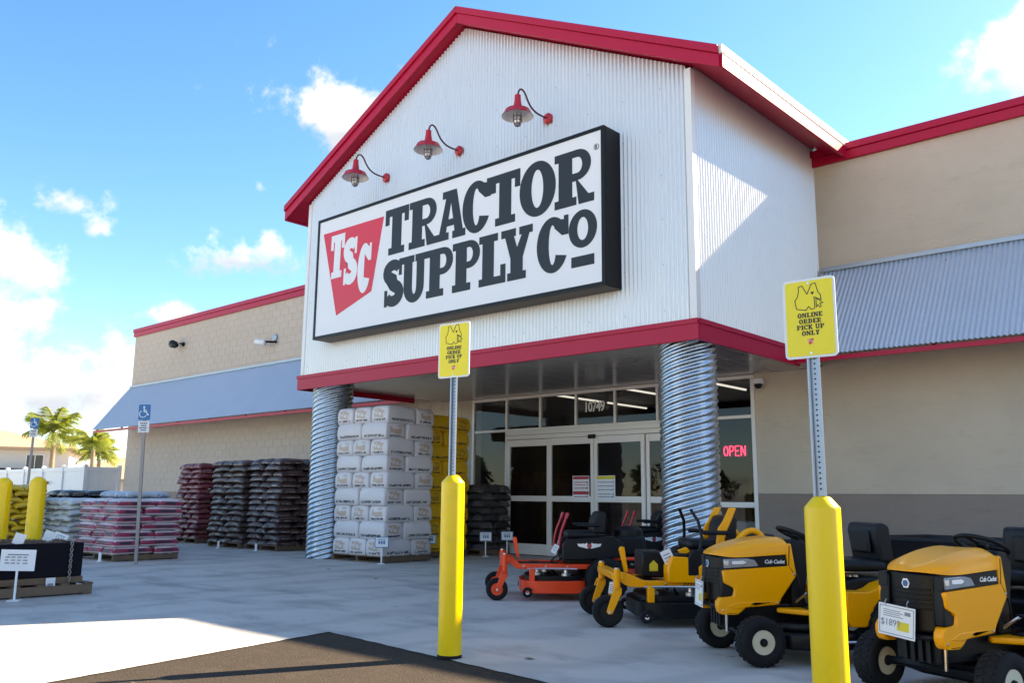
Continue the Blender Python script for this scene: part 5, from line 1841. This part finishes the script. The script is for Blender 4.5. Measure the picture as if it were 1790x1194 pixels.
def pickup_sign(x, y, base, ztop, w, h, rz, label, px_off=0.0):
    o = empty('pickup_sign', (x, y, base), rz, label, 'sign', 'yellow pick up signs on bollards')
    zc_ = ztop - base - h / 2
    # perforated U-channel post
    hp = ztop - base - .05
    post = MB()
    post.box(-.020, .020, -.002, .001, -.05, hp)
    post.box(-.022, -.019, -.016, -.0025, -.05, hp)
    post.box(.019, .022, -.016, -.0025, -.05, hp)
    post.box(-.032, -.0225, -.018, -.0155, -.05, hp)
    post.box(.0225, .032, -.018, -.0155, -.05, hp)
    po = post.build('post', M['channel'], o)
    mb = MB()
    z = .03
    while z < zc_ - h / 2:
        mb.lathe([(.0048, 0), (.0048, .0015)], 8, Matrix.Translation((0, -.0022, z)) @ Matrix.Rotation(math.pi / 2, 4, 'X'))
        z += .0254
    q = mb.build('punched_holes', M['black'], po)
    q['kind'] = 'stuff'
    T = Matrix.Translation((px_off, -.024, zc_))
    pn = MB()
    pn.prism(rounded(w, h, .022), 0, .004, M=T)
    pn = pn.build('panel', M['white'], o)
    MB().prism(rounded(w - .024, h - .024, .014), -.0012, -.0004, M=T).build('yellow_field', M['sign_yellow'], pn)
    s = w / .29
    mb = MB()
    yv = -.0016
    vest = [(-.055, .175), (-.035, .178), (-.008, .128), (.018, .182), (.040, .185), (.052, .135), (.066, .115), (.068, .088), (.030, .108), (.032, .045), (.012, .040), (-.002, .058), (-.018, .038), (-.070, .050), (-.078, .098), (-.062, .118), (-.055, .150)]
    stroke(mb, [(a * s, b * s + .005) for a, b in vest], .0042 * s, yv, True)
    arrow = [(.040, .100), (.041, .050), (.050, .062), (.060, .046), (.068, .052), (.060, .068), (.078, .070)]
    stroke(mb, [(a * s, b * s + .005) for a, b in arrow], .0038 * s, yv, True)
    mb.prism([(.012 * s, .140 * s), (.018 * s, .146 * s), (.022 * s, .142 * s), (.027 * s, .146 * s), (.031 * s, .139 * s), (.021 * s, .127 * s)], yv - .0006, yv)
    mb.v = [tuple(T @ Vector(v)) for v in mb.v]
    mb.build('vest_outline', M['ink'], pn)
    mb = MB()
    for k, ln in enumerate(('ONLINE', 'ORDER', 'PICK UP', 'ONLY')):
        slab_line(mb, ln, .002, (.003 - .0335 * k) * s, .0265 * s, yv, .0006)
    mb.v = [tuple(T @ Vector(v)) for v in mb.v]
    mb.build('lettering', M['ink'], pn)
    MB().prism([(-.017 * s, -.118 * s), (.017 * s, -.116 * s), (.010 * s, -.142 * s), (-.008 * s, -.150 * s)], yv - .0006, yv, M=T).build('emblem', M['sign_red'], pn)
    mb = MB()
    for k, q in enumerate('TSC'):
        for loops in glyph(q, .7):
            mb.loops([[((-.013 + .009 * k) * s + a * .011 * s, (-.133 - .003 * k) * s + b * .012 * s) for a, b in lp] for lp in loops], yv - .0012, yv - .0007, T)
    mb.build('emblem_lettering', M['sign_white'], pn)
    for zz in (h * .44, -h * .44):
        MB().lathe([(.006, 0), (.006, .003)], 8, T @ Matrix.Translation((0, -.0005, zz)) @ Matrix.Rotation(math.pi / 2, 4, 'X')).build('bolt', M['steel'], pn)


pickup_sign(B1[0], B1[1], 1.287, 2.425, .295, .42, rad(8), 'yellow pick up sign on the bollard at the asphalt corner')
pickup_sign(B2[0], B2[1], 1.147, 2.215, .262, .402, rad(3), 'yellow pick up sign on the bollard before the tractors', -.004)


def access_sign(x, y, h, rz, lean, label):
    o = empty('accessible_parking_sign', (x, y, 0), rz, label, 'sign', 'blue accessible parking signs')
    o.rotation_euler = (0, lean, rz)
    MB().box(-.028, .028, -.014, .014, 0, h).build('post', M['post'], o, bevel=.004)
    zc_ = h - .12
    p = MB().prism(rounded(.19, .26, .015), -.024, -.019, M=Matrix.Translation((0, 0, zc_))).build('panel', M['ada_blue'], o)
    mb = MB()
    y_ = -.0245
    Tm = Matrix.Translation((0, 0, zc_)) @ Matrix.Diagonal((.75, 1, .75, 1))
    mb.prism(arc(-.012, .115, .022, .022, 0, 360, 14)[:-1], y_ - .001, y_, M=Tm)
    mk = MB()
    stroke(mk, [(-.012, .085), (-.008, .01), (.045, .01), (.065, -.06), (.088, -.052)], .024, y_)
    stroke(mk, [(-.01, .05), (.04, .045)], .018, y_ - .0005)
    stroke(mk, [(-.03 + .075 * math.cos(rad(a)), -.04 + .075 * math.sin(rad(a))) for a in range(120, 345, 15)], .018, y_ - .001)
    mk.v = [tuple(Tm @ Vector(v)) for v in mk.v]
    mb.v, off = mb.v, len(mb.v)
    mb.f += [tuple(i + off for i in q) for q in mk.f]
    mb.v += mk.v
    mb.build('wheelchair_symbol', M['white'], p)
    q = MB().prism(rounded(.18, .19, .012), -.0235, -.019, M=Matrix.Translation((0, 0, zc_ - .245))).build('fine_plate', M['white'], o)
    mb = MB()
    for k, (a, b) in enumerate(((-.06, .06), (-.04, .04), (-.065, .065), (-.045, .045))):
        xx = a
        while xx < b - .015:
            mb.box(xx, xx + .022, -.0248, -.0240, zc_ - .195 - k * .038, zc_ - .176 - k * .038)
            xx += .03
    mb.build('print', M['ink'], q)


access_sign(-8.81, -2.84, 2.60, rad(48), rad(-1.2), 'blue wheelchair parking sign on steel post beside pink labelled bags')
access_sign(-17.7, -1.5, 2.95, rad(60), rad(.5), 'blue wheelchair parking sign farther off behind the yellow bollards')

# ------------------------------------------------------------------ white vinyl fence
fn_ = empty('vinyl_fence', (-25.44, 3.0, 0), 0, 'white vinyl privacy fence beyond the corner of the store', 'fence')
FH = 2.04


def fence_run(dx_, dy_, n, plen):
    for k in range(n + 1):
        x, y = dx_ * plen * k, dy_ * plen * k
        if k or dx_:
            MB().box(x - .065, x + .065, y - .065, y + .065, 0, FH + .05).build('post', M['vinyl'], fn_, bevel=.006)
            MB().lathe([(.095, FH + .051), (.095, FH + .062), (.01, FH + .085)], 4, Matrix.Translation((x, y, 0)) @ Matrix.Rotation(rad(45), 4, 'Z')).build('post_cap', M['vinyl'], fn_)
        if k == n:
            break
        a = .07
        for z0, z1 in ((.08, .22), (FH - .14, FH)):
            if dx_:
                s = sorted((x + dx_ * a, x + dx_ * (plen - a)))
                MB().box(s[0], s[1], -.045, .045, z0, z1).build('rail', M['vinyl'], fn_, bevel=.004)
            else:
                s = sorted((y + dy_ * a, y + dy_ * (plen - a)))
                MB().box(-.045, .045, s[0], s[1], z0, z1).build('rail', M['vinyl'], fn_, bevel=.004)
        nb = max(2, int((plen - 2 * a) / .17))
        bw = (plen - 2 * a) / nb
        for q in range(nb):
            t0 = a + q * bw + .003
            t1 = a + (q + 1) * bw - .003
            if dx_:
                s = sorted((x + dx_ * t0, x + dx_ * t1))
                MB().box(s[0], s[1], -.014, .014, .221, FH - .141).build('board', M['vinyl'], fn_)
            else:
                s = sorted((y + dy_ * t0, y + dy_ * t1))
                MB().box(-.014, .014, s[0], s[1], .221, FH - .141).build('board', M['vinyl'], fn_)


fence_run(-1, 0, 8, 1.83)
fence_run(0, 1, 1, 1.15)
mb = MB().box(-3.0, -2.9, -.10, -.066, 1.45, 1.56).build('gate_latch', M['black'], fn_)

# ------------------------------------------------------------------ palms
FROND = []
for v in range(4):
    rng = random.Random(40 + v)
    mb = MB()
    Lf = 1.0
    droop = (.55, .75, .95, .40)[v]
    spine = []
    for k in range(15):
        t = k / 14
        spine.append(Vector((Lf * (t - .18 * droop * t ** 3), .03 * math.sin(3 * t + v), .38 * t - droop * .95 * t ** 2.1)))
    mb.tube(spine, [.016 * (1 - .8 * k / 14) for k in range(15)], 5)
    for k in range(2, 15):
        for rep in range(3):
            t = (k + rep / 3) / 14
            i0 = min(13, int(t * 14))
            p = spine[i0].lerp(spine[i0 + 1], t * 14 - i0) if i0 < 14 else spine[14]
            d = (spine[min(14, i0 + 1)] - spine[i0]).normalized()
            ll = .40 * (math.sin(math.pi * min(1, t * .9 + .12)) ** .6) * rng.uniform(.8, 1.15)
            for s in (1, -1):
                out = (Vector((0, s, 0)) * .75 + d * .55 + Vector((0, 0, -.25 - .5 * rng.random()))).normalized()
                tip = p + out * ll + Vector((0, 0, -.16 * ll * (1 + rng.random())))
                mid = p + out * ll * .55
                wv = d * .012
                mb.add([p - wv, p + wv, mid + wv * 1.2, tip, mid - wv * 1.2], [(0, 1, 2, 4), (4, 2, 3)])
    me = mb.mesh('frond', None, False)
    me.materials.append(M['frond'])
    FROND.append(me)


def palm(x, y, h, r, size, label, nf=20, seed=1):
    rng = random.Random(seed)
    o = empty('palm_tree', (x, y, 0), 0, label, 'palm tree', 'palms beyond the white fence')
    lean = rng.uniform(-.12, .12)
    pts, rs = [], []
    for k in range(26):
        t = k / 25
        pts.append((lean * t * t, .05 * math.sin(2 * t), h * t))
        rs.append(r * (1.15 - .45 * t) * (1 + .06 * (k % 2)))
    MB().tube(pts, rs, 12).build('trunk', M['trunk'], o, smooth=60)
    MB().tube([(lean, 0, h - .05), (lean, 0, h + size * .22)], [r * .75, r * .35], 10).build('crownshaft', M['bush'], o, smooth=60)
    for k in range(nf):
        f = bpy.data.objects.new('frond', FROND[(k * 7 + seed) % 4])
        f.parent = o
        f.location = (lean, 0, h + size * .12)
        up_ = rng.uniform(-.15, 1.05) if k > 4 else rng.uniform(1.0, 1.5)
        f.rotation_euler = (rng.uniform(-.3, .3), -up_ * .75, k * 2.399 + rng.uniform(-.2, .2))
        s = size * rng.uniform(.82, 1.12)
        f.scale = (s, s, s)
        col.objects.link(f)


palm(-33.9, 5.0, 3.45, .12, 1.45, 'tall palm rising between house and store above the fence', 16, 3)
palm(-31.9, 5.85, 2.95, .11, 1.15, 'palm with drooping yellow green fronds nearest the awning', 15, 8)
palm(-36.2, 7.9, 2.7, .11, 1.3, 'smaller palm half hidden between two taller ones', 18, 5)

# ------------------------------------------------------------------ houses behind the fence
def house(x, y, rz, w, d, wall_h, roof_h, label, wins):
    o = empty('house', (x, y, 0), rz, label, 'house', 'houses beyond the fence')
    MB().box(-w / 2, w / 2, -d / 2, d / 2, 0, wall_h).build('wall', M['stucco'], o)
    e = .45
    a, b = w / 2 + e, d / 2 + e
    rl = max(.3, a - b)
    z0, z1 = wall_h, wall_h + roof_h
    rf = MB().add([(-a, -b, z0), (a, -b, z0), (a, b, z0), (-a, b, z0), (-rl, 0, z1), (rl, 0, z1), (-a, -b, z0 - .16), (a, -b, z0 - .16), (a, b, z0 - .16), (-a, b, z0 - .16)],
                  [(0, 1, 5, 4), (1, 2, 5), (2, 3, 4, 5), (3, 0, 4), (0, 6, 7, 1), (1, 7, 8, 2), (2, 8, 9, 3), (3, 9, 6, 0), (9, 8, 7, 6)]).build('roof', M['tile'], o)
    for (wx, wz, ww, wh) in wins:
        f = MB().box(wx - ww / 2 - .06, wx + ww / 2 + .06, -d / 2 - .05, -d / 2 - .002, wz - wh / 2 - .06, wz + wh / 2 + .06).build('window', M['white'], o)
        MB().box(wx - ww / 2, wx + ww / 2, -d / 2 - .056, -d / 2 - .052, wz - wh / 2, wz + wh / 2).build('pane', M['dark_glass'], f)
        MB().box(wx - .02, wx + .02, -d / 2 - .064, -d / 2 - .058, wz - wh / 2, wz + wh / 2).build('muntin', M['white'], f)
    return o


house(-52.5, 7.6, rad(62), 11, 8, 3.65, 1.15, 'two storey white house with tan hip roof beyond the fence', [(-3.4, 2.75, .9, .95), (-1.2, 2.75, .8, .95), (1.5, 2.75, .9, .95), (3.8, 2.75, .8, .95), (-2.4, 1.2, 1.2, 1.0), (2.2, 1.2, 1.2, 1.0)])
o = house(-46.0, 14.6, rad(55), 9, 7, 1.95, 1.35, 'low house with tan roof seen between the palms', [(-2.2, 1.1, 1.0, .9), (1.8, 1.1, 1.0, .9)])
# screened lanai with dark frame before the house
ln = empty('patio_enclosure', (-46.3, 7.4, 0), rad(62), 'dark screened patio enclosure in front of the white house', 'enclosure')
for x in (-1.8, -.6, .6, 1.8):
    MB().box(x - .05, x + .05, -.05, .05, 0, 2.35).build('post', M['black_metal'], ln)
MB().box(-1.85, 1.85, -.04, .04, 2.352, 2.45).build('beam', M['black_metal'], ln)
for k in range(3):
    MB().box(-1.74 + 1.2 * k, -.66 + 1.2 * k, -.012, .012, .05, 2.34).build('screen_panel', M['dark_glass'], ln)


# ------------------------------------------------------------------ leafy growth
def crown_mesh(rng, rx, ry, rz_, n, leaf, clumps=14):
    mb = MB()
    cs = []
    for _ in range(clumps):
        a, b = rng.uniform(0, 6.28), rng.uniform(-.6, 1.3)
        q = rng.uniform(.45, .85)
        cs.append((Vector((rx * q * math.cos(a) * math.cos(b), ry * q * math.sin(a) * math.cos(b), rz_ * q * math.sin(b))), rng.uniform(.25, .45)))
    for k in range(n):
        c, cr = cs[k % clumps]
        v = Vector((rng.gauss(0, 1), rng.gauss(0, 1), rng.gauss(0, 1))).normalized() * rng.uniform(.5, 1) ** .5 * cr
        p = c + Vector((v.x * rx, v.y * ry, v.z * rz_))
        a = Vector((rng.gauss(0, 1), rng.gauss(0, 1), rng.gauss(0, 1))).normalized() * leaf
        b = a.orthogonal().normalized() * leaf * .55
        mb.add([p - a, p + b, p + a, p - b], [(0, 1, 2, 3)])
    return mb


def tree(x, y, h, w, label, seed, n=900, leaf=.22, cat='tree', group=None, name='tree'):
    rng = random.Random(seed)
    o = empty(name, (x, y, 0), 0, label, cat, group)
    th = h * .55
    MB().tube([(0, 0, 0), (.05, 0, th * .5), (0, .05, th)], [w * .07, w * .05, w * .03], 8).build('trunk', M['trunk'], o, smooth=60)
    for k in range(4):
        a = k * 1.6 + seed
        MB().tube([(0, 0, th * .6), (math.cos(a) * w * .2, math.sin(a) * w * .2, th * .9), (math.cos(a) * w * .33, math.sin(a) * w * .33, h * .8)], [w * .03, w * .02, w * .01], 6).build('limb', M['trunk'], o, smooth=60)
    cm = crown_mesh(rng, w * .55, w * .55, h * .40, n, leaf)
    cm.v = [(a, b, c + h * .64) for a, b, c in cm.v]
    cm.build('crown', M['leaf'], o, fixn=False)


tree(-43.0, 10.9, 2.5, 1.7, 'small green shrub beside the low tan roofed house', 4, 700, .12, 'shrub', None, 'shrub')
# trees across the car park, seen only as reflections in the entrance glass
mb = MB()
rng = random.Random(9)
for k in range(26):
    x = -150 + k * 9 + rng.uniform(-2, 2)
    y = -120 + rng.uniform(-6, 6)
    hh = rng.uniform(6, 10)
    cm = crown_mesh(rng, 4.2, 3, hh * .5, 260, .8, 9)
    mb.add([(a + x, b + y, c + hh * .55) for a, b, c in cm.v], cm.f)
    mb.tube([(x, y, 0), (x, y, hh * .6)], [.3, .15], 6)
o = mb.build('distant_treeline', M['leaf'], None, fixn=False)
o['kind'] = 'stuff'
tag(o, 'distant row of trees across the car park', 'trees')

# ------------------------------------------------------------------ litter on the forecourt
def twig(x, y, rz, ln, label):
    o = empty('twig', (x, y, .006), rz, label, 'twig', 'twigs on the asphalt')
    pts = [(ln * (k / 6 - .5), .012 * math.sin(k * 1.3), .002 + .004 * (k % 2)) for k in range(7)]
    MB().tube(pts, [.004, .006, .006, .005, .005, .004, .002], 6).build('stem', M['trunk'], o)
    MB().tube([pts[3], (pts[3][0] + .06, pts[3][1] + .04, .006)], [.004, .002], 5).build('side_shoot', M['trunk'], o)


twig(.33, -7.05, rad(18), .34, 'thin brown twig lying on the sunlit asphalt')
for x, y, rz, lb in ((-5.9, -1.15, .4, 'dry dark leaf on concrete between white bales and pallets'), (-4.2, -1.6, 1.5, 'dry dark leaf on concrete before white bale stack'), (1.35, -4.75, .2, 'dry dark leaf on concrete beside the lone yellow bollard')):
    o = MB().add([(-.05, 0, .004), (-.015, -.022, .012), (.05, 0, .006), (-.015, .022, .010), (0, 0, .002)], [(0, 1, 4), (1, 2, 4), (2, 3, 4), (3, 0, 4)]).build('dry_leaf', M['trunk'])
    o.location = (x, y, .002)
    o.rotation_euler = (0, 0, rz)
    tag(o, lb, 'leaf', 'dry leaves on the concrete')
